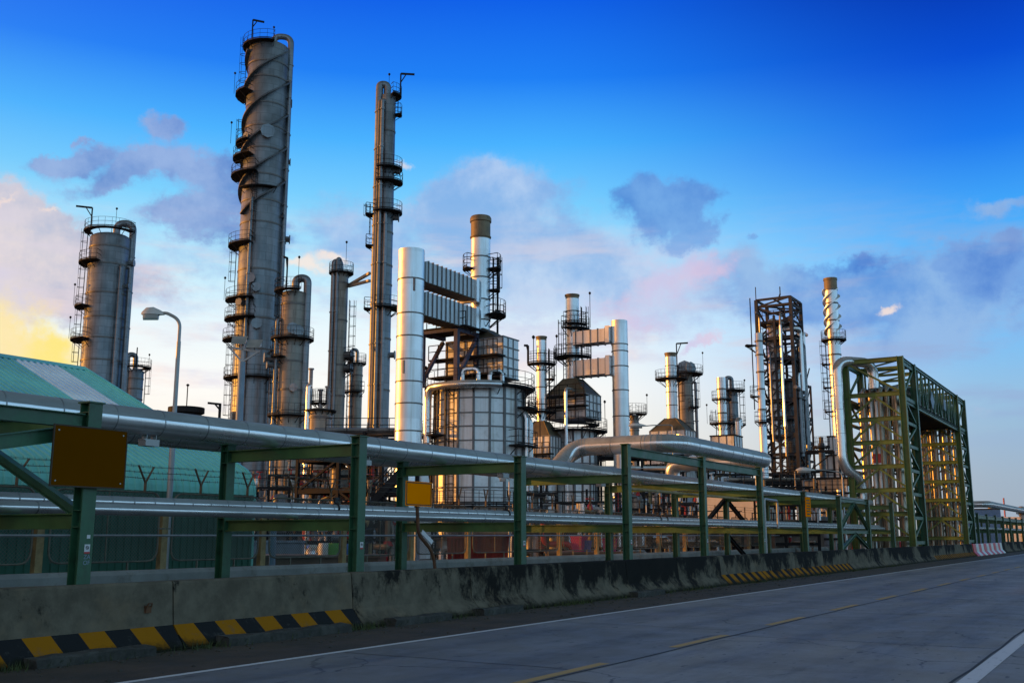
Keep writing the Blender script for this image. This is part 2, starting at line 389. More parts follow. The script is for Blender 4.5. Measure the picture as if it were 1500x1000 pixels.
# weeds along the barrier foot
b = MB()
for i in range(5200):
    x = random.uniform(4, 60) if i % 3 else random.uniform(4, 24)
    if math.sin(x*.9)+math.sin(x*2.3+1) < .2 and random.random() < .8: continue
    y = 12.0 - abs(random.gauss(.0, .13)); h = random.uniform(.03, .14); a = random.uniform(0, pi); w = .008
    dx, dy = math.cos(a)*w, math.sin(a)*w; lx, ly = random.uniform(-.05,.05), random.uniform(-.06,.03)
    b.add([(x-dx,y-dy,-.004),(x+dx,y+dy,-.004),(x+lx,y+ly,h)], [(0,1,2)])
tag(b.build('verge_grass', M['grass']), 'low dark weeds along the foot of the roadside barrier', 'weeds', kind='stuff')
b = MB()
for i in range(420):
    x = random.uniform(4, 45); y = random.choice((random.uniform(10.1, 11.9), random.uniform(11.3, 11.95))); s_ = random.uniform(.01, .04)
    b.lathe([(s_,0),(s_*.8,s_*.5),(0.001,s_*.8)], 5, (x,y,-.006), False, capt=False)
tag(b.build('verge_gravel', M['kerb']), 'loose grit and stones scattered over the dirt verge', 'gravel', kind='stuff')

# ------------------------------------------------------------------ concrete barriers
PROF = [(12.0,0),(12.0,.05),(12.25,.33),(12.31,.92),(12.335,.95),(12.60,.95),(12.62,.92),(12.66,.0)]
def barrier(x0, x1, m, label, cat='barrier', group='concrete road barriers', prof=PROF, bulge=0):
    L = x1-x0-.025; n = max(3, int(L/.5)); b = MB()
    xs = [L*i/n for i in range(n+1)]
    vs = []; np_ = len(prof)
    for i, x in enumerate(xs):
        for j, (y, z) in enumerate(prof):
            w = .006 if 0 < i < n else 0
            xx = x + (.05*(1-z/.95) if i == n else 0)*0
            vs.append((xx, y-12 + random.uniform(-w, w), z + (random.uniform(-w, w) if z > .01 else 0)))
    fs = [(i*np_+j, (i+1)*np_+j, (i+1)*np_+(j+1) % np_, i*np_+(j+1) % np_) for i in range(n) for j in range(np_)]
    fs += [tuple(range(np_)), tuple(n*np_+j for j in reversed(range(np_)))]
    b.add(vs, fs)
    o = b.build('concrete_barrier', m, None, (x0, 12, -.004))
    tag(o, label, cat, group); return o
JO = [-1.4, 2.6, 6.6, 10.6, 14.6, 18.4, 22.2, 26.0, 29.6, 33.2, 37.4, 41.6, 45.8, 50.2, 54.6, 59, 63.4, 67.8, 72.2, 76.6, 81.0, 85.4, 89.8]
LAB = {1:'pale concrete barrier with yellow and black toe, cut by the left photo edge', 2:'pale striped concrete barrier standing in front of the green post with the brown panel',
 3:'pale striped concrete barrier with a small rusty bracket on its face', 4:'barrier right of the near stripes with a rusty sign post on it',
 5:'mould-blackened barrier in front of the third green rack post', 6:'mould-streaked plain barrier with pale brown toe between the third and fourth rack posts',
 7:'blackened plain barrier right of the fourth green rack post', 8:'half-black barrier just before the second run of yellow and black stripes'}
for i in range(len(JO)-1):
    x0, x1 = JO[i], JO[i+1]
    if i < 4: m = M['bar_stripe']
    elif i in (9, 10, 11, 12): m = M['bar_stripe_far']
    elif i >= 18: m = M['bar_stripe_far']
    elif i in (4, 6): m = M['bar_half']
    else: m = M['bar_mould']
    lab = LAB.get(i)
    if lab is None:
        lab = ('pale concrete barrier with yellow and black toe left of the photo' if i == 0 else
               'mouldy barrier of the second yellow and black striped run, beside the road' if 9 <= i <= 12 else
               'far mouldy barrier with faint stripes before the red and white barriers' if i >= 18 else
               'plain black-moulded barrier between the two far striped runs')
    barrier(x0, x1, m, lab)
m, t, bs = newmat('red_white_barrier_paint')
P = nd(t, 'ShaderNodeTexCoord').outputs['Object']; sx = nd(t, 'ShaderNodeSeparateXYZ'); t.links.new(P, sx.inputs[0])
fr = math_(t, 'GREATER_THAN', math_(t, 'FRACT', math_(t, 'DIVIDE', sx.outputs[0], 3.0)), .5)
c = mix(t, (.6,.02,.03), (.66,.64,.6), fr)
t.links.new(mix(t, c, (.1,.08,.07), math_(t, 'MULTIPLY', rng(t, noise(t, P, 1.2, 7, .7), .5, .7), .55)), bs.inputs['Base Color'])
M['bar_redwhite'] = m
for k, (x0, x1, lab) in enumerate(((90.2, 96.2, 'red and white striped barrier nearest the concrete run, under the pipe gantry'),
                                   (96.4, 102.4, 'red and white striped barrier in the middle of its row'),
                                   (102.6, 108.6, 'red and white striped barrier at the far end of its row'))):
    o = barrier(x0, x1, m, lab, 'barrier', 'red and white barriers'); 
for k in range(7):
    barrier(109+6*k, 114.9+6*k, M['bar_mould'], 'dark far concrete barrier beyond the red and white ones', 'barrier', 'far concrete barriers')
# red-white row crossing behind the gateway opening
b = MB(); 
for k in range(5):
    o = barrier(73.5+3.4*k, 76.8+3.4*k, m, 'low red and white barrier inside the pipe gantry gateway', 'barrier', 'barriers inside the gateway',
                [(12.0,0),(12.0,.1),(12.15,.4),(12.2,1.12),(12.45,1.12),(12.6,.0)])
    o.location.y = 17.2
# broken kerb stones at the foot
KL = ['long broken kerb stone below the near yellow and black stripes', 'kerb stone at the end of the near striped run', 'mossy kerb stone below the rusty sign post',
      'kerb stone against the blackened barrier right of the sign post', 'mossy kerb stone below the fourth green post']
for k, (x0, x1) in enumerate(((8.1, 9.9), (11.2, 14.0), (15.2, 17.0), (18.1, 19.7), (25.6, 27.4))):
    b = MB(); n = 9
    prof = [(0,-.01),(.0,.11),(.03,.135),(.26,.135),(.26,-.01)]
    vs = [(( x1-x0)*i/n + (random.uniform(-.03,.03)), y+random.uniform(-.02,.02)*(1 if j < 3 else 0), z+(random.uniform(-.02,.012) if z > 0 else 0)) for i in range(n+1) for j, (y, z) in enumerate(prof)]
    p5 = len(prof)
    b.add(vs, [(i*p5+j, (i+1)*p5+j, (i+1)*p5+(j+1) % p5, i*p5+(j+1) % p5) for i in range(n) for j in range(p5)] + [tuple(range(p5)), tuple(n*p5+j for j in reversed(range(p5)))])
    tag(b.build('kerb_stone', M['kerb'], None, (x0, 11.77, 0)), KL[k], 'kerb', 'broken kerb stones')
# small rusty bracket
b = MB(); b.box((0,0,0), (.09,.05,.10)); b.tube([(-.04,-.03,.03),(-.03,-.05,.08),(.03,-.05,.08),(.04,-.03,.03)], .012, 6)
# (part of the barrier it is bolted to)
for o in COL.objects:
    if o.get('label', '').startswith('pale striped concrete barrier with a small rusty'):
        b.build('rusty_bracket', M['rust'], o, (on_v(217, 888, 12.25).x-o.location.x, .255, .58))
# second low wall
b = MB(); b.extrude([(17.3,-.02),(17.3,.84),(17.36,.92),(17.62,.92),(17.62,-.02)], -10, 66)
tag(b.build('concrete_wall', M['concrete']), 'low pale concrete wall between the pipe rack and the chain-link fence', 'wall')

# ------------------------------------------------------------------ pipe rack frames
UF = [3.4, 9.4, 15.36, 21.35, 27.33, 33.33, 39.4, 45.33, 51.27, 57.2, 63.2]
VF, VR = 12.86, 16.4
ZT = 3.46; BT = 3.34
def h_post(z, name='post'):
    b = MB(); w, d, t = .22, .21, .018
    b.box((0,-d/2+t/2,z/2), (w,t,z)); b.box((0,d/2-t/2,z/2), (w,t,z)); b.box((0,0,z/2), (t,d-2*t,z))
    b.box((0,0,z+.012), (w+.05,d+.05,.024))
    for zz in (1.95, 1.72, 3.08, 3.33):
        if zz < z:
            for sx_ in (-1, 1): b.box((sx_*(w/4+t/4),0,zz), (w/2-t/2-.004,d-2*t,.014))
    return b
FRL = ['green rack frame behind the left striped barriers, carrying the brown panel', 'green rack frame in front of the teal warehouse corner', 'green rack frame just right of the orange square sign',
       'taller green rack frame where the bent pipe starts', 'middle one of the three taller green rack frames', 'last of the three taller green rack frames, thin pipe on it', 'green rack frame carrying the small orange notice',
       'green rack frame with cross braces, left one of the braced bay', 'green rack frame with cross braces, right one of the braced bay', 'last low green rack frame before the pipe gantry']
def brace(b, p, q): b.ibeam(p, q, .12, .14, .014)
for i, u in enumerate(UF):
    tall = 4 <= i <= 6
    z = 4.2 if tall else ZT
    lab = 'green rack frame beyond the left photo edge' if i == 0 else FRL[i-1]
    r = thing('rack_portal', lab, 'pipe rack', (u, VF, 0), 0, 'green pipe rack frames')
    p = h_post(z).build('post', M['green'], r)
    q = h_post(ZT).build('post', M['green'], r, (0, VR-VF, 0))
    b = MB(); b.ibeam((0,.11,BT-.12), (0,VR-VF-.11,BT-.12), .16, .24, .016); b.build('cross_beam', M['beam'], r)
    b = MB(); b.ibeam((0,.11,1.80), (0,VR-VF-.11,1.80), .16, .22, .016); b.build('cross_beam', M['beam'], r)
    b = MB(); 
    for zz in (3.16, 3.28):
        for xx in (-.09,-.03): b.lathe([(.014,0),(.014,.012)], 6, (0,0,0)) if False else None
    b = MB(); b.box((0,0,.01), (.42,.42,.02)); b.build('base_plate', M['green'], r)
    if i in (1, 2, 3, 4, 5, 6):
        b = MB(); b.box((.02,-.109,1.42), (.09,.003,.12)); s = b.build('warning_sticker', M['sticker'], p)
        b = MB(); b.box((.02,-.112,1.365), (.088,.003,.026)); b.lathe([(.03,0),(.03,.002)], 10, (0,0,0)) if False else None
        b.build('red_band', M['red'], s)
        b = MB(); b.tube([(.02+.022*math.cos(a), -.1115, 1.435+.022*math.sin(a)) for a in [k*pi/5 for k in range(11)]], .004, 5); b.bar((0.0,-.1115,1.452),(.04,-.1115,1.418),.007); b.build('prohibition_mark', M['rubber'], s)
    if i == 1:
        b = MB(); b.box((.03,-.109,1.585), (.055,.003,.05), 0); b.build('pale_tag', M['sticker'], p)
        for txt, zz in (('ZA', 1.28), ('OF', 1.20)):
            cu = bpy.data.curves.new('stencil_lettering', 'FONT'); cu.body = txt; cu.size = .085; cu.extrude = .0008
            tmp = bpy.data.objects.new('lettering_curve', cu); COL.objects.link(tmp); dg = bpy.context.evaluated_depsgraph_get()
            me = bpy.data.meshes.new_from_object(tmp.evaluated_get(dg)); bpy.data.objects.remove(tmp); bpy.data.curves.remove(cu)
            to = bpy.data.objects.new('stencil_lettering', me); COL.objects.link(to); to.rotation_euler = (pi/2,0,0); to.location = (-.03,-.1085,zz); to.parent = p
            me.materials.clear(); me.materials.append(M['bluegrey'])
        b = MB()
        brace(b, (0,.2,1.95), (0, 2.9, 3.12)); b.build('brace', M['green'], r)
# longitudinal bracing bays (left of frame 1, and braced bay on the right)
def strut_thing(label, segs, mat_, w=.14, h=.16):
    r = thing('rack_bracing', label, 'bracing', segs[0][0], 0)
    for p, q in segs:
        b = MB(); o = Vector(segs[0][0]); b.ibeam(Vector(p)-o, Vector(q)-o, w, h, .014); b.build('brace', mat_, r)
    return r
strut_thing('dark green diagonal brace left of the brown panel', [((4.2,VF+.02,2.05),(9.24,VF+.02,3.05)), ((3.55,VF,3.2),(9.26,VF,3.2))], M['green'], .14, .2)
strut_thing('green horizontal beams linking the tops of the three taller frames', [((27.47,VF,4.0),(33.19,VF,4.0)), ((33.47,VF,4.0),(39.26,VF,4.0))], M['green'], .16, .26)
strut_thing('cross braced green bay at the right end of the low rack', [((51.41,VF,1.78),(57.06,VF,1.78)),((51.41,VF,3.3),(57.06,VF,3.3)),((51.4,VF,1.95),(54.2,VF,3.2)),((57.0,VF,1.95),(54.3,VF,3.2)),((51.4,VF,.95),(54.2,VF,1.68)),((57.0,VF,.95),(54.3,VF,1.68))], M['green'])
strut_thing('dark braces between the rear posts beyond the small orange notice', [((45.4,VR,3.2),(48.3,VR,2.0)),((45.4,VR,1.6),(48.3,VR,.4)),((45.2,VR,3.2),(42.4,VR,2.0))], M['steel'])

# ------------------------------------------------------------------ pipes
def seams(b, p, q, r, step, w=.022, up=.004, n=20):
    p = Vector(p); q = Vector(q); L = (q-p).length; d = (q-p)/L
    k = step*.5
    while k < L:
        c = p + d*k; b.tube([c-d*w/2, c+d*w/2], r+up, n, caps=True); k += step*random.uniform(.97,1.03)
def pipe(label, pts, r, rad=None, step=1.2, m=None, n=20, name='pipe', group=None, elbow=True, shoes=None):
    pts = [Vector(p) for p in pts]; o = pts[0].copy(); o.z = 0
    b = MB(); sb_ = MB(); path = fillet(pts, rad or r*2.6, 10); b.tube(path, r, n)
    for a, c in zip(pts, pts[1:]):
        L = (c-a).length; e = min((rad or r*2.6), L*.4); d = (c-a)/L
        seams(sb_, a+d*e, c-d*e, r, step)
    if elbow:                                            # segmented cladding on the bends
        for i in range(len(path)-1):
            d = (path[min(i+1,len(path)-1)]-path[max(i-1,0)]).normalized()
            s_ = (path[i+1]-path[i]).length
            if s_ < r*1.2 and i > 0: b.tube([path[i]-d*.012, path[i]+d*.012], r+.008, n)
    root = MB(); 
    n0 = len(b.f); band = (m or M['pipe']) is not M['white'] and len(sb_.f) > 0
    if sb_.f: b.add(sb_.v, sb_.f, False)
    for i in range(n0, len(b.f)): b.sm[i] = len(b.f[i]) == 4
    nf = len(b.f); ob = b.build(name, m or M['pipe'], None)
    if band:
        ob.data.materials.append(M['pipe_band'])
        if len(ob.data.polygons) == nf: ob.data.polygons.foreach_set('material_index', [0]*n0 + [1]*(nf-n0))
    for v in ob.data.vertices: v.co -= o
    ob.location = o
    tag(ob, label, 'pipe', group)
    if shoes:
        for (x, y, z) in shoes:
            sb = MB(); sb.box((x-o.x, y-o.y, z-.05), (.34,.16,.012)); sb.box((x-o.x-.1, y-o.y, z-.0), (.012,.14,.1)); sb.box((x-o.x+.1, y-o.y, z-.0), (.012,.14,.1)); sb.box((x-o.x, y-o.y, z-.11), (.3,.2,.11))
            sb.build('pipe_shoe', M['galv'], ob)
    return ob
VA, VB = 15.15, 16.85
pipe('thick silver insulated pipe running along the top of the green rack', [(-6,VA,3.59),(68.2,VA,3.59)], .24, step=1.02, shoes=[(12.3+5.98*k, VA, 3.33) for k in range(-1,7)])
# two pipes of the lower tier: seamed rear one and smooth front one
pipe('thin seamed silver pipe on the lower tier of the rack', [(-6,14.75,2.15),(68.4,14.75,2.15)], .10, step=.42)
pipe('thin smooth silver pipe on the lower tier, in front of the seamed one', [(-6,14.45,2.02),(68.4,14.45,2.02)], .095, step=6.1)
# expansion loop pipe
uA, uB = 31.2, 41.0
zB = 3.65; zL = 4.56; rB = .30
pipe('fat silver pipe making a raised square loop over the taller frames', [(-6,VB,zB),(uA-1.0,VB,zB),(uA-.1,VB-.25,zL),(uA,12.95,zL),(uB,12.95,zL),(uB,VB+.35,zL),(uB+.2,VB+.3,zB),(68.3,VB+.3,zB)], rB, .95, step=1.1)
pipe('second silver pipe on the rear of the rack, running to the gantry', [(43.5,15.9,3.62),(68.2,15.9,3.62)], .24, step=1.1)
# thin vertical pipes clamped to the last taller frame
pipe('thin grey goose-neck pipe by the last taller frame', [(40.3,13.0,.9),(40.3,13.0,3.02),(42.6,13.2,3.02),(42.6,13.2,1.9)], .05, .12, step=9, n=8, m=M['galv'], elbow=False)
pipe('thin brown pipe lying across the three taller frames', [(28.4,13.3,2.98),(40.2,13.3,2.98)], .045, step=9, n=8, m=M['fencepost'], elbow=False)
pipe('thin grey handrail pipe in front of the fence', [(-6,17.9,1.60),(66,17.9,1.60)], .028, step=99, n=6, m=M['galv'], elbow=False)
# small clamps sitting on the seamed pipe
for k, u in enumerate((8.2, 9.0, 16.9, 17.5, 23.8, 24.3, 33.9, 34.5)):
    b = MB(); b.tube([(0,.112*math.cos(a),.112*math.sin(a)) for a in [j*pi/8 for j in range(17)]], .018, 6); b.box((0,0,.16), (.09,.05,.07)); b.box((0,0,.215), (.13,.09,.04))
    tag(b.build('pipe_clamp', M['rubber'], None, (u,14.75,2.16)), 'small black bracket clamped round the seamed lower pipe', 'clamp', 'black clamps on the lower pipe')

# ------------------------------------------------------------------ signs
r = thing('sign', 'large blank dark brown panel on the nearest green post', 'sign', (on_v(130, 670, 12.62).x, 12.66, 0))
c0 = on_v(76, 670, 12.66).x; c1 = on_v(184, 670, 12.66).x; zt = on_v(130, 626, 12.66).z; zb = on_v(126, 713, 12.66).z
W, Hh = c1-c0, zt-zb; r.location.x = (c0+c1)/2
b = MB(); b.box((0,0,(zt+zb)/2), (W,.012,Hh)); p = b.build('panel', M['sign_brown'], r)
b = MB()
for s_ in (-1, 1): b.box((s_*W/2,0,(zt+zb)/2), (.02,.022,Hh+.02)); b.box((0,0,(zt+zb)/2+s_*Hh/2), (W-.02,.022,.02))
b.build('rim', M['sign_edge'], r)
b = MB()
for sx_ in (-1, 1):
    for zz in (zt-.07, zb+.07): b.tube([(sx_*(W/2-.07),-.006,zz),(sx_*(W/2-.07),-.014,zz)], .012, 8)
b.build('bolt', M['galv'], p)
b = MB(); b.box((UF[1]-r.location.x,.04,zt-.2),(.2,.05,.05)); b.box((UF[1]-r.location.x,.04,zb+.2),(.2,.05,.05)); b.build('bracket', M['steel'], r)

sp = on_v(637, 838, 12.47); r = thing('sign', 'orange square blank sign on a bent rusty post', 'sign', (sp.x, 12.47, .95))
pts = [on_v(x, y, 12.47) - Vector((sp.x, 12.47, .95)) for x, y in ((637,838),(636,818),(630,803),(613,782),(611,742))]
pts[0].z = 0
b = MB(); b.tube(fillet(pts, .12, 5), .035, 8); b.build('bent_post', M['rust'], r)
cc = on_v(612, 723, 12.45) - Vector((sp.x, 12.47, .95)); s_ = (on_v(631, 723, 12.45).x - on_v(593, 723, 12.45).x)
hh = on_v(612, 705, 12.45).z - on_v(612, 741, 12.45).z
b = MB(); b.box((cc.x,-.045,cc.z), (s_,.01,hh)); p = b.build('panel', M['sign_orange'], r)
b = MB(); e = .028
for k in (-1, 1): b.box((cc.x+k*(s_/2-e),-.052,cc.z), (.018,.006,hh-2*e+.018)); b.box((cc.x,-.052,cc.z+k*(hh/2-e)), (s_-2*e-.018,.006,.018))
b.build('border_line', M['sign_edge'], p)
b = MB(); b.bar(pts[3]+Vector((.06,-.04,.05)), pts[2]+Vector((.02,-.04,.12)), .09, .01, (0,1,0)); b.build('reflector', M['sticker'], r)
r = thing('sign', 'small orange notice with rows of dark text on the far green post', 'sign', (UF[7], 12.68, 0))
z1, z0 = on_v(1176, 727, 12.68).z, on_v(1176, 756, 12.68).z; ww = .78
b = MB(); b.box((0,0,(z0+z1)/2), (ww,.012,z1-z0)); p = b.build('panel', M['sign_orange'], r)
b = MB()
for k in range(6): b.box((random.uniform(-.02,.02),-.0075,z1-.14-(z1-z0-.2)*k/5.5), (ww*random.uniform(.6,.8),.003,.045))
b.build('text_lines', M['sign_edge'], p)

# ------------------------------------------------------------------ fence
VFN = 18.5
r = thing('chain_link_fence', 'chain-link fence with rounded tube panels, ochre posts and forked barbed-wire arms', 'fence', (0, VFN, 0))
ZB, ZTOP = 1.06, 2.52
post = MB().box((0,.06,1.12), (.16,.14,2.36)).lathe([(.0,0),(.0,.001)],3,(0,.06,2.4)).build('post', M['fencepost'], r)
frame_b = MB(); Wb = 2.62
loop = fillet([(0,0,(ZB+ZTOP)/2),(0,0,ZB),(Wb,0,ZB),(Wb,0,ZTOP),(0,0,ZTOP),(0,0,(ZB+ZTOP)/2)], .26, 5)
frame_b.tube(loop, .022, 6); 
for xx in (.75, 1.87): frame_b.bar((xx,0,0), (xx,0,ZB), .035)
frame_b.bar((-.18,0,1.75),(0,0,1.75),.03); frame_b.bar((Wb,0,1.75),(Wb+.18,0,1.75),.03)
frame_b.bar((1.31,0,ZB),(1.31,0,ZTOP),.022)
pframe = frame_b.build('panel_frame', M['fenceframe'], r)
def mesh_b(p):
    b = MB(); Hh = ZTOP-ZB; t = .0065 if p < .09 else .010
    k = -Hh
    while k < Wb:
        for sg in (1, -1):
            x0, z0, x1, z1 = (k, ZB, k+Hh, ZTOP) if sg > 0 else (k, ZTOP, k+Hh, ZB)
            if x0 < .02: f = (.02-x0)/(x1-x0); z0 += (z1-z0)*f; x0 = .02
            if x1 > Wb-.02: f = (Wb-.02-x0)/(x1-x0); z1 = z0+(z1-z0)*f; x1 = Wb-.02
            if x1 > x0: b.bar((x0,sg*.003,z0), (x1,sg*.003,z1), t)
        k += p
    return b
meshA = mesh_b(.075).build('wire_mesh', M['wire'], r); meshB = mesh_b(.15).build('wire_mesh', M['wire'], r)
ab = MB(); ab.bar((0,0,ZTOP),(0,0,ZTOP+.22),.05,.035)
for s_ in (-1, 1): ab.bar((0,0,ZTOP+.2),(s_*.30,s_*.12,ZTOP+.56),.036,.024)
arm = ab.build('forked_arm', M['arm'], r)
first = True
def dupc(o, x):
    c = o.copy(); COL.objects.link(c); c.parent = r; c.location = (x, 0, 0); return c
n = 0
for k in range(-2, 19):
    x = 3.5 + 3.0*k + .1
    if k > -2: dupc(post, x); dupc(pframe, x+.2); dupc(arm, x+.95); dupc(arm, x+2.4)
    else: post.location.x = x; pframe.location.x = x+.2; arm.location.x = x+.95; dupc(arm, x+2.4)
    (dupc(meshA if k < 10 else meshB, x+.2))
meshA.location.x = 3.5-9+.3; meshB.location.x = 3.5+3*19+.3
b = MB()
for s_ in (-1, 1):
    for f in (.3, .65, 1.0):
        for k in range(0, 42):
            xa, xb = -2+1.5*k, -.5+1.5*k
            y, z = s_*.12*f, ZTOP+.2+.36*f
            b.bar((xa,y,z),(xb-.75,y,z-.02),.007); b.bar((xb-.75,y,z-.02),(xb,y,z),.007)
            for j in range(6 if k < 16 else 0): b.bar((xa+.25*j,y-.02,z-.03),(xa+.25*j+.02,y+.02,z+.02),.007)
b.build('barbed_wire', M['wire'], r)

# ------------------------------------------------------------------ warehouse
UE = 19.4; U0 = -26
prof = []
ev, ez = 19.95, 3.05
prof.append((19.72, .02)); prof.append((19.72, 1.2)); prof.append((19.72, 2.62))
for k in range(1, 7):
    a = k/6*R_(66); prof.append((19.72+.75*(1-math.cos(a)), 2.62+.75*math.sin(a)))
lv, lz = prof[-1]; RV, RZ = 27.1, 6.56
sl = (RZ-lz)/(RV-lv)
NORM = []
def corrug(u0, u1, pr, pitch=.2, amp=.03, lift=0):
    b = MB(); npr = len(pr)
    nrm = []
    for i in range(npr):
        a = pr[max(i-1,0)]; c = pr[min(i+1,npr-1)]; d = Vector((c[0]-a[0], c[1]-a[1])).normalized(); nrm.append((-d.y, d.x))
    us = []; u = u0
    while u < u1-1e-4:
        for f, h in ((0,0),(.45,0),(.55,1),(.9,1)): us.append((u+f*pitch, h))
        u += pitch
    vs = [(uu, pr[j][0]+nrm[j][0]*(amp*h+lift), pr[j][1]+nrm[j][1]*(amp*h+lift)) for uu, h in us for j in range(npr)]
    fs = [(i*npr+j, (i+1)*npr+j, (i+1)*npr+j+1, i*npr+j+1) for i in range(len(us)-1) for j in range(npr-1)]
    b.add(vs, fs, False); return b
r = thing('warehouse', 'teal corrugated warehouse with curved eaves and a pale roof strip', 'warehouse', (0,0,0))
roofp = prof[2:]+[(lv+(RV-lv)*.5, lz+(RZ-lz)*.5), (RV, RZ)]
corrug(U0, UE, prof[:3]).build('wall', M['warehouse_wall_shaded'], r)
corrug(U0, UE, roofp).build('roof', M['warehouse'], r)
mir = [(2*RV-y, z) for y, z in reversed(roofp)]
corrug(U0, UE, mir).build('roof', M['warehouse'], r)
s0 = .50; corrug(17.0, 18.4, [(lv+(RV-lv)*s0, lz+(RZ-lz)*s0), (RV-.05, RZ-.03)], lift=.012).build('roof_light_strip', M['skylight'], r)
b = MB(); pl = [(y, z-.05) for y, z in (prof + [(RV,RZ)] + [(2*RV-y, z) for y, z in reversed(prof)])]
n_ = len(pl); b.add([(UE-.06,y,z) for y, z in pl]+[(U0,y,z) for y, z in pl], [tuple(range(n_)), tuple(n_+k for k in reversed(range(n_)))]); b.build('gable_wall', M['warehouse'], r)
b = MB(); b.extrude([(2*RV-19.72,.02),(2*RV-19.72,2.7),(2*RV-19.8,2.7),(2*RV-19.8,.02)], U0, UE); b.build('wall', M['warehouse'], r)
b = MB()
ed = [(y, z) for y, z in prof] + [(RV, RZ)]
for (y0, z0), (y1, z1) in zip(ed, ed[1:]): b.bar((UE+.02,y0,z0+.03),(UE+.02,y1,z1+.03),.08,.07)
b.extrude([(RV-.25,RZ-.08),(RV,RZ+.06),(RV+.25,RZ-.08)], U0, UE); b.build('edge_flashing', M['warehouse'], r)

# ------------------------------------------------------------------ lamps
def street_lamp(label, base, top, headpx, D, r0, group='street lamps'):
    """base/top/head are photo pixels at distance D"""
    pt = at(top[0], top[1], D); ph_ = at(headpx[0], headpx[1], D)
    r = thing('street_lamp', label, 'street lamp', (pt.x, pt.y, 0), 0, group)
    b = MB(); h = pt.z
    b.tube([(0,0,0),(0,0,h*.62),(0,0,h*.62+.02),(0,0,h)], [r0,r0*.95,r0*.75,r0*.7], 10); b.build('pole', M['galv'], r)
    d = ph_-pt; b = MB(); L = Vector((d.x,d.y,0))
    b.tube(fillet([(0,0,h-.05),(0,0,h+max(.25,d.z*.5+.2)),(L.x*.55,L.y*.55,d.z+h+.06),(L.x*.85,L.y*.85,d.z+h)], .6, 8), r0*.55, 8); b.build('arm', M['galv'], r)
    dn = L.normalized(); s = Vector((-dn.y, dn.x, 0)); C = Vector((L.x, L.y, d.z+h)); l = L.length*.19+.14
    b = MB(); P_ = []
    secs = ((-1,.3,.05),(-.6,.5,.10),(0,.75,.16),(.6,.75,.15),(1,.35,.06))
    vs = []
    for a, w, hh in secs:
        for ang in range(9):
            t_ = pi*ang/8; vs.append(C + dn*a*l + s*(w*l*.55*math.cos(t_)) + Vector((0,0,hh*1.2*math.sin(t_))))
    fs = [(i*9+j, i*9+j+1, (i+1)*9+j+1, (i+1)*9+j) for i in range(4) for j in range(8)] + [tuple(range(9)), tuple(36+j for j in reversed(range(9)))]
    fs += [(i*9, (i+1)*9, (i+1)*9+8, i*9+8) for i in range(4)]
    b.add(vs, fs, True); hd = b.build('lamp_head', M['lampwhite'], r)
    b = MB(); vs = []
    for a, w in ((-.5,.4),(0,.66),(.55,.66),(.85,.35)):
        for ang in range(7):
            t_ = pi+pi*ang/6; vs.append(C + dn*a*l + s*(w*l*.52*math.cos(t_)) + Vector((0,0,-.01+.12*math.sin(t_))))
    b.add(vs, [(i*7+j, i*7+j+1, (i+1)*7+j+1, (i+1)*7+j) for i in range(3) for j in range(6)] + [tuple(range(7)), tuple(21+j for j in reversed(range(7)))], True)
    b.build('lens', M['glass'], hd)
    return r
street_lamp('tall grey street lamp rising in front of the teal warehouse', (230,830), (262,500), (224,461), 24.0, .072)
street_lamp('small grey street lamp in front of the big furnace drum', (745,790), (746,713), (737,701), 48, .05)
street_lamp('street lamp head with a curved arm left of the pipe gantry', (1236,800), (1234,705), (1180,689), 58, .06)
street_lamp('lamp on a long arm beside the second silver flue', (985,700), (985,630), (934,624), 62, .06)
# floodlight mast
D = 46; pt = at(356, 505, D)
r = thing('floodlight_mast', 'grey mast with two floodlights in front of the tallest column', 'floodlight mast', (pt.x, pt.y, 0), YAW-pi/2)
b = MB(); b.tube([(0,0,0),(0,0,hz(530,D))], [.20,.15], 10); b.build('pole', M['bluegrey'], r)
b = MB(); k = mpp(D, pt.z); zz = hz(512, D); zj = hz(530, D)
b.bar((-22*k,0,zz+.12),(24*k,0,zz-.1),.09); b.bar((0,0,zj),(-20*k,0,zz+.1),.07); b.bar((0,0,zj),(23*k,0,zz-.1),.07); b.bar((0,0,zj),(0,0,zz+.3),.09); b.build('cross_arm', M['galv'], r)
for x, z in ((-5*k, hz(497,D)), (17*k, hz(502,D))):
    b = MB(); b.add([(x-.3,-.35,z-.28),(x+.3,-.35,z-.28),(x+.36,.05,z+.16),(x-.36,.05,z+.16),(x-.25,.3,z-.1),(x+.25,.3,z-.1),(x+.25,.25,z+.18),(x-.25,.25,z+.18)],
      [(0,1,2,3),(4,7,6,5),(0,4,5,1),(2,6,7,3),(0,3,7,4),(1,5,6,2)]); h_ = b.build('floodlight', M['galv'], r)
    b = MB(); b.bar((x,.1,z-.1),(x,.05,zz),.06); b.build('bracket', M['galv'], h_)

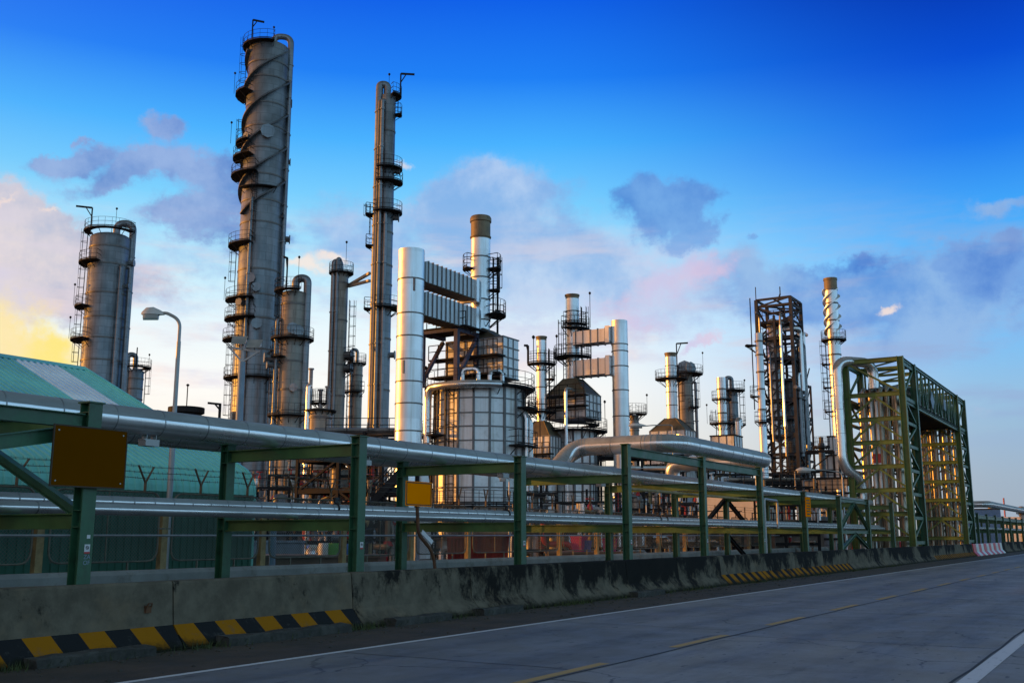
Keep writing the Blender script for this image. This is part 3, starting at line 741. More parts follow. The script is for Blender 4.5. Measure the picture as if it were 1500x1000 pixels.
# ------------------------------------------------------------------ plant component library (local frame: x right, -y towards the camera)
def pol(R, a, z): return Vector((R*math.sin(a), -R*math.cos(a), z))
def platform(root, R, z, a0, a1, w=1.0, m=None, rail=True, name='platform', c=(0,0), t=.07):
    w *= .8; a0, a1 = R_(a0), R_(a1); n = max(2, int((a1-a0)/R_(15))); b = MB(); C = Vector((c[0], c[1], 0)); m = m or M['steel']
    vs = []
    for i in range(n+1):
        a = a0+(a1-a0)*i/n
        for rr, zz in ((R,z),(R+w,z),(R+w,z-.11),(R,z-.11)): vs.append(C+pol(rr, a, zz))
    b.add(vs, [(i*4+j, i*4+(j+1) % 4, (i+1)*4+(j+1) % 4, (i+1)*4+j) for i in range(n) for j in range(4)] + [(0,1,2,3), (n*4+3,n*4+2,n*4+1,n*4)])
    for i in range(0, n+1, 2):
        a = a0+(a1-a0)*i/n; b.bar(C+pol(R+w*.9,a,z-.11), C+pol(R,a,z-.11-w*.7), t*.8)
    o = b.build(name, m, root)
    if rail:
        b = MB()
        P0 = None
        for i in range(n+1):
            a = a0+(a1-a0)*i/n; p = C+pol(R+w-.03, a, z)
            b.bar(p, p+Vector((0,0,1.05)), t*.45)
            if P0 is not None:
                for h in (.1, .6, 1.1): b.bar(P0+Vector((0,0,h)), p+Vector((0,0,h)), t*.45 if h > .2 else .03, t*.45 if h > .2 else .10)
            P0 = p
        for a in (a0, a1):
            for h in (.6, 1.1): b.bar(C+pol(R,a,z+h), C+pol(R+w-.03,a,z+h), t*.7)
        b.build('railing', m, o)
    return o
def ladder(root, R, a, z0, z1, m=None, cage=True, c=(0,0), t=.06):
    a = R_(a); m = m or M['steel']; b = MB(); C = Vector((c[0],c[1],0)); s = Vector((math.cos(a), math.sin(a), 0))*.24
    o = C+pol(R+.25, a, 0)
    for k in (-1, 1): b.bar(o+s*k+Vector((0,0,z0)), o+s*k+Vector((0,0,z1)), t)
    z = z0+.4
    while z < z1: b.bar(o-s+Vector((0,0,z)), o+s+Vector((0,0,z)), .04); z += .5
    if cage:
        z = z0+2.2
        out = pol(.7, a, 0)
        while z < z1:
            pts = [o+s*math.cos(q)*1.4+out*math.sin(q)+Vector((0,0,z)) for q in [pi*j/6 for j in range(7)]]
            for p, q in zip(pts, pts[1:]): b.bar(p, q, .04)
            z += 1.1
        if z1-z0 > 2.6:
            for q in (pi*.25, pi*.5, pi*.75):
                e = o+s*math.cos(q)*1.4+out*math.sin(q); b.bar(e+Vector((0,0,z0+2.2)), e+Vector((0,0,z1)), .035)
    return b.build('ladder', m, root)
def riser(root, R, a, r, z0, z1, off=None, m=None, over=None, name='riser_pipe', top=None):
    """vertical pipe on the shell at angle a; over = (radius, height): bends over the top head"""
    a = R_(a); off = (off if off is not None else r+.18); b = MB()
    if over: pts = [pol(R+off,a,z0), pol(R+off,a,z1+over[1]), pol(over[0],a,z1+over[1]), pol(over[0],a,z1-.4)]
    else: pts = [pol(R+off,a,z0), pol(R+off,a,z1), pol(R-.2,a,z1)]
    b.tube(fillet(pts, r*2.4 if not over else over[1]*.8, 7), r, 10)
    z = z0+2
    while z < z1-1:
        b.tube([pol(R+off,a,z-.06), pol(R+off,a,z+.06)], r+.07, 10); b.bar(pol(R-.1,a,z), pol(R+off,a,z), .12); z += 4.3
    return b.build(name, m or M['column'], root)
def davit(root, R, a, z, h=2.6, arm=2.2, dirr=None, m=None):
    b = MB(); p = pol(R, R_(a), z); d = pol(1, R_(dirr if dirr is not None else a), 0)
    b.bar(p, p+Vector((0,0,h)), .16); b.bar(p+Vector((0,0,h)), p+Vector((0,0,h))+d*arm, .14, .2); b.bar(p+Vector((0,0,h*.6)), p+Vector((0,0,h))+d*arm*.4, .1)
    return b.build('davit', m or M['steel'], root)
def beacon(root, R, a, z, h=2.2, c=(0,0)):
    b = MB(); p = pol(R, R_(a), z) + Vector((c[0],c[1],0)); h *= .8; b.bar(p, p+Vector((0,0,h)), .045); b.lathe([(.02,0),(.1,.08),(.14,.2),(.07,.3),(.01,.33)], 8, p+Vector((0,0,h-.05)))
    return b.build('light_pole', M['steel'], root)
def nozzles(root, R, lst, m=None):
    b = MB()
    for a, z, r, l in lst:
        p, q = pol(R-.1, R_(a), z), pol(R+l, R_(a), z); b.tube([p,q], r, 8); b.tube([pol(R+l-.08,R_(a),z), pol(R+l+.04,R_(a),z)], r*1.5, 8)
    return b.build('nozzle', m or M['column'], root)
def shell_b(prof, bands, R, n=28, bw=.09, bo=.05):
    b = MB(); b.lathe(prof, n); k = MB()
    for z in bands: k.lathe([(R-.02,z-bw),(R+bo,z-bw),(R+bo,z+bw),(R-.02,z+bw)], n, capt=False, smooth=True)
    class Two:
        def build(self, name, m, root):
            n0 = len(b.f); b.add(k.v, k.f, True); nf = len(b.f); o = b.build(name, m, root)
            if nf > n0:
                o.data.materials.append(M['band'])
                if len(o.data.polygons) == nf: o.data.polygons.foreach_set('material_index', [0]*n0 + [1]*(nf-n0))
            return o
    return Two()
class Col: pass
def column(name, label, cat, px, py, w, D, m, head='dome', bands=9, group=None, n=28, bandm=None):
    top = at(px, py, D); R = w/2*mpp(D, top.z)
    az = math.atan2(top.y, top.x)
    root = thing(name, label, cat, (top.x, top.y, 0), az-pi/2, group)
    c = Col(); c.root = root; c.R = R; c.H = top.z; c.D = D
    c.z = lambda y: hz(y, D)
    H = top.z
    if head == 'dome': prof = [(R,0),(R,H-R*.3)] + [(R*math.cos(a), H-R*.3+R*.3*math.sin(a)) for a in (.3,.6,.9,1.2)] + [(.02,H)]
    else: prof = [(R,0),(R,H),(R*.9,H),(R*.9,H-1.2)]
    bz = [H*(i+.5)/bands for i in range(bands)] if isinstance(bands, int) else [hz(y, D) for y in bands]
    c.shell = shell_b(prof, bz, R, n).build('shell', m, root)
    return c
RAIL = M['steel']
# ---- far left tower
c = column('distillation_column', 'wide dark column behind the teal warehouse, ladder cage on its left', 'column', 163, 343, 57, 118, M['column'], 'dome', [366,391,433,468,498,530], 'distillation columns')
platform(c.root, c.R, c.z(341), -120, 60, .9); platform(c.root, c.R, c.z(388), -130, -25, 1.3); platform(c.root, c.R, c.z(452), -120, -50, 1.4); platform(c.root, c.R, c.z(500), -130, -40, 1.6)
ladder(c.root, c.R, -85, c.z(560), c.z(340)); davit(c.root, c.R, -80, c.z(341), 2.7, 1.8, -90); beacon(c.root, c.R, 10, c.z(343), 3.0); beacon(c.root, c.R+1.2, -85, c.z(452), 3); beacon(c.root, c.R+1.4, -85, c.z(500), 3)
riser(c.root, c.R, 82, .42, 2, c.z(345), .1, over=(c.R*.25, 1.6)); riser(c.root, c.R, 30, .2, 2, c.z(395)); riser(c.root, c.R, 62, .22, 2, c.z(392)); nozzles(c.root, c.R, [(60,c.z(420),.3,.5),(70,c.z(385),.3,.6)])
# ---- small column right of it
c = column('distillation_column', 'small short column between the wide dark column and the street lamp', 'column', 199, 541, 23, 140, M['column'], 'dome', [555,570,585], 'distillation columns')
platform(c.root, c.R, c.z(538), -150, 170, 1.2); ladder(c.root, c.R, 80, c.z(600), c.z(538)); riser(c.root, c.R, -75, .35, 2, c.z(541), .1, over=(c.R*.1, 2.0)); beacon(c.root, c.R+.8, 60, c.z(538), 2); davit(c.root, c.R, 0, c.z(538), 2.4, .8)
# ---- tallest column
c = column('distillation_column', 'tallest dark column wrapped in spiral strakes at its top', 'column', 395, 66, 58, 112, M['column'], 'dome', [100,122,160,193,225,263,300,332,400,436,470,515,556], 'distillation columns')
def strakes(c, y0, y1, turns, a0, n=3, w=.45, m=None, t=.12):
    for k in range(n):
        b = MB(); N = 70; vs = []
        for i in range(N+1):
            f = i/N; a = R_(a0)+2*pi*turns*f+2*pi*k/n; z = c.z(y0)+(c.z(y1)-c.z(y0))*f
            for rr, dz in ((c.R-.02,-t),(c.R+w,-t),(c.R+w,t),(c.R-.02,t)): vs.append(pol(rr, a, z+dz))
        b.add(vs, [(i*4+j, i*4+(j+1) % 4, (i+1)*4+(j+1) % 4, (i+1)*4+j) for i in range(N) for j in range(4)] + [(0,1,2,3),(N*4+3,N*4+2,N*4+1,N*4)])
        b.build('spiral_strake', m or M['column_dark'], c.root)
strakes(c, 320, 82, 1.65, 60, 3, .42, None, .1)
platform(c.root, c.R, c.z(73), -150, 10, .9); platform(c.root, c.R, c.z(143), -130, -45, 1.6); platform(c.root, c.R, c.z(214), -115, -40, 1.2); platform(c.root, c.R, c.z(236), -115, -30, 1.5); platform(c.root, c.R, c.z(262), -120, -15, 1.6)
platform(c.root, c.R, c.z(282), -60, 30, .9, rail=False); platform(c.root, c.R, c.z(363), -125, -20, 1.5); platform(c.root, c.R, c.z(442), -110, -10, 1.5); platform(c.root, c.R, c.z(470), -110, -5, 1.5); platform(c.root, c.R, c.z(500), -110, -30, 1.6); platform(c.root, c.R, c.z(555), -150, 60, 1.2)
ladder(c.root, c.R, -88, c.z(150), c.z(60)); ladder(c.root, c.R, -84, c.z(262), c.z(180)); ladder(c.root, c.R, -92, c.z(442), c.z(355)); ladder(c.root, c.R, -70, c.z(640), c.z(442)); ladder(c.root, c.R, -20, c.z(362), c.z(262))
davit(c.root, c.R, -60, c.z(66), 2.3, 1.3, 100); beacon(c.root, c.R*.5, 20, c.z(66), 2.0); beacon(c.root, c.R+1.4, -88, c.z(143), 3); beacon(c.root, c.R+1.5, -92, c.z(214), 3); beacon(c.root, c.R+1.3, -90, c.z(442), 3)
riser(c.root, c.R, 84, .36, 2, c.z(68), .12, over=(c.R*.2, 1.3)); riser(c.root, c.R, 70, .16, 2, c.z(120)); riser(c.root, c.R, 40, .2, 2, c.z(520)); riser(c.root, c.R, -25, .18, 2, c.z(300))
nozzles(c.root, c.R, [(5,c.z(204),.55,.4),(-50,c.z(210),.3,.5),(88,c.z(150),.3,.5),(88,c.z(235),.3,.6),(90,c.z(348),.35,.9),(-20,c.z(415),.4,.4),(-5,c.z(428),.35,.4),(0,c.z(480),.4,.4),(-40,c.z(450),.3,.8)])
# ---- column 430
c = column('distillation_column', 'round-topped column just right of the tallest column', 'column', 431, 426, 35, 104, M['column_warm'], 'dome', [447,497,530,572,602], 'distillation columns')
platform(c.root, c.R, c.z(427), -150, 20, 1.0); platform(c.root, c.R, c.z(497), -170, 175, 1.2); platform(c.root, c.R, c.z(524), -110, -30, 1.2); platform(c.root, c.R, c.z(609), -160, 60, 1.2)
riser(c.root, c.R, 80, .42, 2, c.z(428), .12, over=(c.R*.1, 1.5)); riser(c.root, c.R, -75, .2, 2, c.z(470)); ladder(c.root, c.R, -60, c.z(497), c.z(424)); ladder(c.root, c.R, -85, c.z(609), c.z(500)); beacon(c.root, c.R*.6, 30, c.z(424), 4); davit(c.root, c.R, -40, c.z(426), 3.2, .6)
nozzles(c.root, c.R, [(0,c.z(485),.4,.5),(20,c.z(488),.4,.5),(-80,c.z(526),.35,1.5),(-80,c.z(536),.3,1.2),(10,c.z(570),.3,.4)])
# ---- wide vessel 468
c = column('process_vessel', 'squat brown vessel with pipes standing on its flat top', 'vessel', 469, 597, 33, 84, M['column_warm'], 'dome', [612,640], None)
platform(c.root, c.R, c.z(601), -170, 175, .5, rail=False); platform(c.root, c.R*.45, c.z(590), -170, 175, .4)
for a, x, h in ((-90,.9,3.4),(0,.5,1.6),(60,.7,1.9),(120,.8,1.4)):
    b = MB(); p = pol(c.R*x, R_(a), c.z(600)); b.tube([p, p+Vector((0,0,h))], .16, 8); b.tube([p+Vector((0,0,h-.1)), p+Vector((0,0,h+.02))], .24, 8); b.build('vent_pipe', M['column'], c.root)
riser(c.root, c.R, -80, .24, 1, c.z(566), .05, m=M['pipe'])
# ---- slim column 497
c = column('distillation_column', 'slim brown column left of the tall twin-pipe column', 'column', 500, 398, 21, 110, M['column_warm'], 'dome', [415,470,535,580], 'distillation columns')
platform(c.root, c.R, c.z(400), -170, 170, .7); riser(c.root, c.R, -75, .3, 2, c.z(399), .05, over=(c.R*.1, 1.2)); riser(c.root, c.R, -30, .2, 2, c.z(399), .05, over=(c.R*.3, 1.4)); beacon(c.root, c.R*.7, 60, c.z(398), 4)
ladder(c.root, c.R, 80, c.z(640), c.z(440)); platform(c.root, c.R, c.z(525), 45, 120, 1.1); platform(c.root, c.R, c.z(543), 45, 120, 1.1); nozzles(c.root, c.R, [(70,c.z(520),.4,.7),(70,c.z(540),.4,.7)])
b = MB()
for y0, y1 in ((418, 408), (419, 419)):
    b.bar((c.R,0,c.z(y0)), (c.R+30*mpp(110, c.z(410)),-3,c.z(y1)), .28)
b.build('bridge_strut', M['column_warm'], c.root)
# ---- thin column 522
c = column('distillation_column', 'thin short column half hidden behind the tall twin-pipe column', 'column', 523, 532, 17, 120, M['column_warm'], 'dome', [550,580], 'distillation columns')
platform(c.root, c.R, c.z(532), -170, 170, .5); riser(c.root, c.R, -60, .2, 2, c.z(532), .05, over=(0, 1.6)); platform(c.root, c.R, c.z(574), -120, 40, 1)
# ---- tall twin-pipe column
c = column('distillation_column', 'tall slender column with twin pipes down its left side', 'column', 569, 139, 22, 106, M['column'], 'dome', [194,245,265,312,342,390,418,455,497,572], 'distillation columns')
riser(c.root, c.R, -88, .42, 2, c.z(141), .15, over=(c.R*.15, 1.3), m=M['column']); riser(c.root, c.R, -50, .17, 2, c.z(152), m=M['rust_cap']); riser(c.root, c.R, -30, .2, 2, c.z(152)); riser(c.root, c.R, 0, .2, 2, c.z(316))
platform(c.root, c.R, c.z(141), 20, 150, .8); platform(c.root, c.R, c.z(168), 60, 110, .9); platform(c.root, c.R, c.z(248), -40, 120, 1.1); platform(c.root, c.R, c.z(268), -40, 120, 1.2); platform(c.root, c.R, c.z(312), -50, 120, 1.2); platform(c.root, c.R, c.z(452), -30, 130, 1.4)
platform(c.root, c.R+.45, c.z(314), -125, -75, 1.1); platform(c.root, c.R+.45, c.z(360), -125, -75, 1.0); platform(c.root, c.R+.45, c.z(452), -125, -75, 1.0)
ladder(c.root, c.R+.6, -100, c.z(344), c.z(298)); ladder(c.root, c.R, 85, c.z(165), c.z(140)); davit(c.root, c.R+.5, 80, c.z(141), 2.6, 1.5, 90); beacon(c.root, c.R*.3, 10, c.z(138), 2.6); beacon(c.root, c.R+1.1, 85, c.z(452), 3.4)
nozzles(c.root, c.R, [(88,c.z(250),.35,.6),(88,c.z(318),.35,.6),(80,c.z(520),.3,.5)])

# ---- flue stack 1 + ducts + furnace 1 (aligned with the road grid)
def grid_pos(px, v):
    p = on_v(px, 784, v); return p
V1 = 43.6
s1 = at(603, 367, 72); V1 = s1.y
R1 = 19*mpp(72, s1.z)*1.02
r = thing('flue_stack', 'fat bright silver flue with two ribbed ducts to the furnace chimney', 'chimney', (s1.x, s1.y, 0), 0)
D1 = 72
H1 = s1.z
shell_b([(R1,0),(R1,H1),(R1*.94,H1),(R1*.94,H1-1.5)], [hz(y, D1) for y in (411,461,494,528,560,592,632)], R1, 36, .045, .035).build('shell', M['stack'], r)
dv = on_v(704, 350, V1)                                            # furnace chimney position
FU, FV, FD = dv.x, V1, dv.x*FWD[0]+V1*FWD[1]
dx = FU - s1.x
for yb, yt in ((411, 381), (460, 426)):
    zb, zt = hz(yb, D1), hz(yt, D1)
    zb2, zt2 = zb, zt
    b = MB(); L0, L1 = R1*.85, dx-1.0; hw = .75
    b.b2((L0,-hw,zb),(L1,hw,zt)); d_ = b.build('ribbed_duct', M['duct'], r)
    b = MB(); k = L0+.25
    while k < L1:
        b.b2((k-.035,-hw-.07,zb-.07),(k+.035,hw+.07,zt+.07)); k += .56
    b.build('stiffener_ribs', M['furnace_rib'], d_)
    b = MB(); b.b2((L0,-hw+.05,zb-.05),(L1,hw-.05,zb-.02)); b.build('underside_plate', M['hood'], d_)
    b = MB(); b.b2((L1-.9,-hw-.16,zb-.22),(L1-.5,hw+.16,zt+.12)); b.build('flange_box', M['clad'], d_)
b = MB(); zg = hz(600, D1)
b.add([(R1*.9,-.05,0),(R1+3.4,-.05,0),(R1*.9,-.05,zg),(R1*.9,.05,0),(R1+3.4,.05,0),(R1*.9,.05,zg)], [(0,1,2),(5,4,3),(0,3,4,1),(1,4,5,2),(2,5,3,0)]); b.build('gusset_plate', M['clad'], r)
b = MB()
for a in (-20, 18): 
    p = pol(R1+.02, R_(a-57), hz(421 if a > 0 else 540, D1)); b.box(p, (.12,.12,.9), 0)
b.build('inspection_door', M['furnace_rib'], r)

r = thing('furnace', 'big ribbed furnace drum with a box top and tall chimney', 'furnace', (FU, FV, 0), 0)
OFF = -(90-math.degrees(math.atan2(FV, FU)))
FR = 66*mpp(FD, 8)*.985
ND = 18; zt = hz(572, FD)
b = MB(); b.lathe([(FR,1.2),(FR,zt)], ND, smooth=False, ph=.3); b.build('drum', M['furnace'], r)
b = MB()
for k in range(ND):
    t = 2*pi*(k+.3)/ND; p = Vector((FR*1.005*math.cos(t), FR*1.005*math.sin(t), 0)); b.bar(p+Vector((0,0,1.2)), p+Vector((0,0,zt)), .17, .2, Vector((math.cos(t),math.sin(t),0)))
for y in (590,611,630,650,671,692,716,738):
    z = hz(y, FD)
    if z > 1.3: b.lathe([(FR-.02,z-.045),(FR+.07,z-.045),(FR+.07,z+.045),(FR-.02,z+.045)], ND, smooth=False, ph=.3, capt=False)
b.build('stiffener_ribs', M['furnace_rib'], r)
b = MB()
for k in range(10):
    t = 2*pi*k/10; b.bar((FR*.9*math.cos(t),FR*.9*math.sin(t),0), (FR*.9*math.cos(t),FR*.9*math.sin(t),1.3), .3)
b.lathe([(FR*.6,.6),(FR*.95,1.2)], ND, smooth=False, capt=False); b.build('support_legs', M['steel'], r)
platform(r, FR, zt+.05, OFF-130, OFF+130, 1.1); platform(r, FR, hz(742, FD), OFF-120, OFF+120, .9)
for a0, a1, y in ((40, 85, 655), (55, 100, 600), (-100,-50,640)): platform(r, FR, hz(y, FD), OFF+a0, OFF+a1, 1.4)
ladder(r, FR, OFF-35, 2, zt+.3); ladder(r, FR, OFF+70, hz(655,FD), zt); ladder(r, FR, OFF-68, hz(640,FD), zt); ladder(r, FR, OFF-80, 2, hz(640,FD))
# cone roof
b = MB(); b.lathe([(FR*.98,zt),(FR*.45,zt+.9),(.3,zt+1.0)], ND, smooth=False, ph=.3); b.build('cone_roof', M['hood'], r)
# ring header pipe
zz = hz(573, FD); b = MB()
arc = [pol(FR+.75, R_(OFF+a), zz) for a in range(-62, 24, 6)]
b.tube([pol(FR+.9,R_(OFF-66),zz-4.2), pol(FR+.9,R_(OFF-66),zz-1.0), pol(FR+.85,R_(OFF-65),zz-.3)] + arc, .3, 12); b.build('ring_header', M['pipe'], r)
b = MB(); b.tube(fillet([pol(FR*.9,R_(OFF-25),zz+.4), pol(FR*.9,R_(OFF-25),zz+1.3), pol(FR*.9,R_(OFF-2),zz+1.3), pol(FR*.9,R_(OFF-2),zz+.3)], .4, 6), .17, 8)
b.tube(fillet([pol(FR*.9,R_(OFF+14),zz+.4), pol(FR*.9,R_(OFF+14),zz+1.0), pol(FR*.9,R_(OFF+32),zz+1.3), pol(FR*.9,R_(OFF+34),zz+.3)], .4, 6), .17, 8); b.build('crossover_pipe', M['pipe'], r)
# convection box
bx0, bx1, by0, by1 = -.75, 1.55, -2.6, 2.7
zb0, zb1 = hz(551, FD)-.3, hz(499, FD)
b = MB(); b.b2((bx0,by0,zb0),(bx1,by1,zb1)); b.build('convection_box', M['furnace'], r)
b = MB()
for y in [by0+(by1-by0)*k/6 for k in range(7)]: b.b2((bx0-.05,y-.05,zb0),(bx0+.03,y+.05,zb1+.02))
for z in [zb0+(zb1-zb0)*k/4 for k in range(5)]: b.b2((bx0-.06,by0-.06,z-.045),(bx1+.06,by1+.06,z+.045))
for x in (bx0+.75, bx0+1.5): b.b2((x-.05,by0-.05,zb0),(x+.05,by0+.1,zb1))
b.build('box_frame', M['furnace_rib'], r)
for z in (zb0+.2, zb0+1.6):
    b = MB(); b.b2((bx0-1.3,by0-.3,z-.12),(bx0-.08,by1+.8,z)); o = b.build('platform', M['steel'], r)
    b = MB()
    for k in range(8):
        y = by0-.3+(by1-by0+1.1)*k/7; b.bar((bx0-1.28,y,z),(bx0-1.28,y,z+1.1),.055)
    for h in (.6,1.1): b.bar((bx0-1.28,by0-.3,z+h),(bx0-1.28,by1+.8,z+h),.055)
    b.build('railing', M['steel'], o)
b = MB(); zh = hz(484, FD); pc = (0, 0)
b.add([(bx0,by0+.6,zb1),(bx1,by0+.6,zb1),(bx1,by1-.6,zb1),(bx0,by1-.6,zb1),(-.8,-.8,zh),(.8,-.8,zh),(.8,.8,zh),(-.8,.8,zh)], [(0,1,5,4),(1,2,6,5),(2,3,7,6),(3,0,4,7),(4,5,6,7)])
b.build('hood', M['hood'], r)
# violet support frame
b = MB(); xf = bx0-2.9; z0_, z1_ = zt, hz(494, FD)
for y in (-.3, 2.9):
    b.bar((xf,y,z0_),(xf,y,z1_),.34); b.bar((xf,y,z1_),(bx0,y,z1_),.3); b.bar((xf,y,z0_+.4),(bx0-.2,y,z1_-.3),.26); 
b.bar((xf,-.3,z1_),(xf,2.9,z1_),.26); b.bar((bx0-.2,-.3,z0_),(bx0-.2,-.3,z1_),.26)
b.build('support_frame', M['steel_violet'], r)
b = MB(); b.b2((xf-.2,-1.2,z1_+.16),(bx0,4.2,z1_+.26)); o = b.build('platform', M['steel'], r)
b = MB()
for k in range(7):
    y = -1.2+5.4*k/6; b.bar((xf-.18,y,z1_+.26),(xf-.18,y,z1_+1.3),.055)
for h in (.8, 1.3): b.bar((xf-.18,-1.2,z1_+h),(xf-.18,4.2,z1_+h),.055)
b.build('railing', M['steel'], o)
# chimney
SR = 14.3*mpp(FD, hz(330, FD)); zs0 = zh; zs1 = hz(318, FD)
shell_b([(SR,zs0),(SR,zs1-1.9)], [hz(y, FD) for y in (378,408,440,470)], SR, 32, .05, .04).build('chimney', M['stack'], r)
b = MB(); b.lathe([(SR*1.0,zs1-1.9),(SR*1.0,zs1-.5),(SR*1.1,zs1-.45),(SR*1.1,zs1-.15),(SR*1.0,zs1),(SR*.88,zs1),(SR*.88,zs1-2)], 32); b.lathe([(SR,hz(348,FD)-.05),(SR+.06,hz(348,FD)-.05),(SR+.06,hz(348,FD)+.05),(SR,hz(348,FD)+.05)], 32, capt=False); b.build('chimney_tip', M['rust_cap'], r)
platform(r, SR, hz(394, FD), OFF-110, OFF-50, .8); platform(r, SR, hz(394, FD), OFF+55, OFF+120, 1.1); platform(r, SR, hz(425, FD), OFF+60, OFF+110, 1.0); platform(r, SR, hz(462, FD), OFF+35, OFF+130, 1.6)
ladder(r, SR, OFF+82, hz(462,FD), hz(378,FD)); 
b = MB(); p = pol(SR+.6, R_(OFF+95), 0); b.tube([p+Vector((0,0,hz(490,FD))), p+Vector((0,0,hz(376,FD)))], .09, 8); b.build('riser_pipe', M['steel'], r)
for a, y in ((80, 655), (-60, 590), (60, 545)): beacon(r, FR+1.3, OFF+a, hz(y, FD), 2.8)
for a in (62, 74, 88, 100):                                       # pipes down the right flank
    b = MB(); b.tube(fillet([pol(FR+.6,R_(OFF+a),1), pol(FR+.6,R_(OFF+a),zt-1.5-a*.01), pol(FR-.2,R_(OFF+a),zt-1.4)], .4, 5), .14, 8); b.build('riser_pipe', M['pipe'], r)

# ---- small heater (793)
def heater(label, px, ytop, w, D, yhood, ybox, ybase, boxw, mat_=None, box_m=None, plats=(), tip=True, grp=None, lads=True, bl=1.35):
    p = at(px, ytop, D); R = w/2*mpp(D, p.z)
    r = thing('heater', label, 'heater', (p.x, p.y, 0), 0, grp); off = -(90-math.degrees(math.atan2(p.y, p.x)))
    z = lambda y: hz(y, D)
    bands = [z(ytop+(yhood-ytop)*f) for f in (.2,.4,.6,.8)]
    shell_b([(R,z(yhood)),(R,z(ytop+6))], bands, R, 24, .05, .04).build('chimney', mat_ or M['stack'], r)
    b = MB(); b.lathe([(R,z(ytop+6)),(R*1.02,z(ytop+2)),(R*1.12,z(ytop+2)),(R*1.12,z(ytop)),(R*.9,z(ytop)),(R*.9,z(ytop+6))], 24); b.build('chimney_tip', M['rust_cap'], r)
    a = boxw*mpp(D, z(ybox))/1.375/2; bb = a*bl
    b = MB(); b.add([(-a,-bb,z(ybox)),(a,-bb,z(ybox)),(a,bb,z(ybox)),(-a,bb,z(ybox)),(-R,-R,z(yhood)),(R,-R,z(yhood)),(R,R,z(yhood)),(-R,R,z(yhood))], [(0,1,5,4),(1,2,6,5),(2,3,7,6),(3,0,4,7),(4,5,6,7)])
    for sx_, sy in ((-1,-1),(1,-1),(-1,1)):
        b.bar((sx_*a,sy*bb,z(ybox)),(sx_*R,sy*R,z(yhood)),.12)
    b.build('hood', M['hood'], r)
    b = MB(); b.b2((-a,-bb,z(ybase)),(a,bb,z(ybox))); b.build('convection_box', box_m or M['furnace'], r)
    b = MB()
    for k in range(5):
        f = -1+2*k/4; b.b2((-a-.05,bb*f-.06,z(ybase)),(-a+.05,bb*f+.06,z(ybox))); b.b2((a*f-.06,-bb-.05,z(ybase)),(a*f+.06,-bb+.05,z(ybox)))
    for k in range(4):
        zz = z(ybase)+(z(ybox)-z(ybase))*k/3; b.b2((-a-.07,-bb-.07,zz-.05),(a+.07,bb+.07,zz+.05))
    b.build('box_frame', M['furnace_rib'], r)
    for y, a0, a1, wd in plats: platform(r, R, z(y), off+a0, off+a1, wd)
    if lads: ladder(r, R, off+80, z(yhood), z(ytop+18))
    return r, a, bb, R, off, z
r, a, bb, R, off, z = heater('slim silver chimney on a rusty pyramid hood, right of the big furnace', 793, 493, 15, 98, 617, 640, 690, 46, plats=((533,-110,120,1.1),(555,50,120,1.0),(603,-170,170,1.1)))
b = MB(); b.lathe([(a*1.3,0),(a*1.3,z(690)+.2)], 16, smooth=False); b.build('drum', M['furnace'], r)
platform(r, a*1.3, z(688), off-150, off+150, 1.0); beacon(r, R+1, off+80, z(533), 3.2); davit(r, R+.8, off-85, z(533), 1.8, .4)
b = MB(); b.b2((-a-1.0,-bb-.5,z(668)),(-a-.1,bb+.5,z(668)+.12)); 
for k in range(6):
    y = -bb-.5+(2*bb+1)*k/5; b.bar((-a-1,y,z(668)),(-a-1,y,z(668)+1.1),.06)
for h in (.6,1.1): b.bar((-a-1,-bb-.5,z(668)+h),(-a-1,bb+.5,z(668)+h),.06)
b.build('platform', M['steel'], r)

# ---- second furnace with ducts to flue 907
r, a, bb, R, off, z = heater('second furnace, gold-lit chimney on a pyramid hood, ducts to its right', 838, 432, 19.5, 100, 555, 580, 615, 66, plats=((482,-40,120,1.3),(523,-140,100,1.5),(475,-40,100,.9)))
c0 = r.location.copy(); zt = z(630); FR2 = 33*mpp(100, 8)
b = MB(); b.lathe([(FR2,.8),(FR2,zt)], 16, smooth=False, ph=.2); b.build('drum', M['furnace'], r)
b = MB()
for k in range(16):
    t = 2*pi*(k+.2)/16; p = Vector((FR2*math.cos(t), FR2*math.sin(t), 0)); b.bar(p+Vector((0,0,.8)), p+Vector((0,0,zt)), .16)
for y in (650,680,710): b.lathe([(FR2-.02,z(y)-.05),(FR2+.06,z(y)-.05),(FR2+.06,z(y)+.05),(FR2-.02,z(y)+.05)], 16, smooth=False, ph=.2, capt=False)
b.build('stiffener_ribs', M['furnace_rib'], r)
platform(r, FR2, z(632), off-160, off+160, 1.4); platform(r, FR2-.6, z(622), off-20, off+150, 1.2); ladder(r, R, off-60, z(555), z(470)); ladder(r, FR2, off+75, 2, zt)
for y in (600, 585):
    b = MB(); b.b2((-a-1.1,-bb-.4,z(y)),(-a-.08,bb+.6,z(y)+.12))
    for k in range(7):
        yy = -bb-.4+(2*bb+1)*k/6; b.bar((-a-1.05,yy,z(y)),(-a-1.05,yy,z(y)+1.1),.06)
    for h in (.6,1.1): b.bar((-a-1.05,-bb-.4,z(y)+h),(-a-1.05,bb+.6,z(y)+h),.06)
    b.build('platform', M['steel'], r)
beacon(r, FR2+1.3, off+60, z(632), 3.2); beacon(r, R+1.2, off+70, z(482), 4.2)
b = MB(); b.tube(fillet([(-a-1.5,-bb*.4,1),(-a-1.5,-bb*.4,z(575)),(-a,-bb*.4,z(575))], .4, 5), .16, 8); b.build('riser_pipe', M['pipe'], r)
f2 = on_u(907, 470, c0.x); Df = f2.x*FWD[0]+f2.y*FWD[1]; R2 = 11.8*mpp(Df, f2.z)
r2 = thing('flue_stack', 'silver flue joined to the second furnace by two gold-lit ribbed ducts', 'chimney', (f2.x, f2.y, 0), 0)
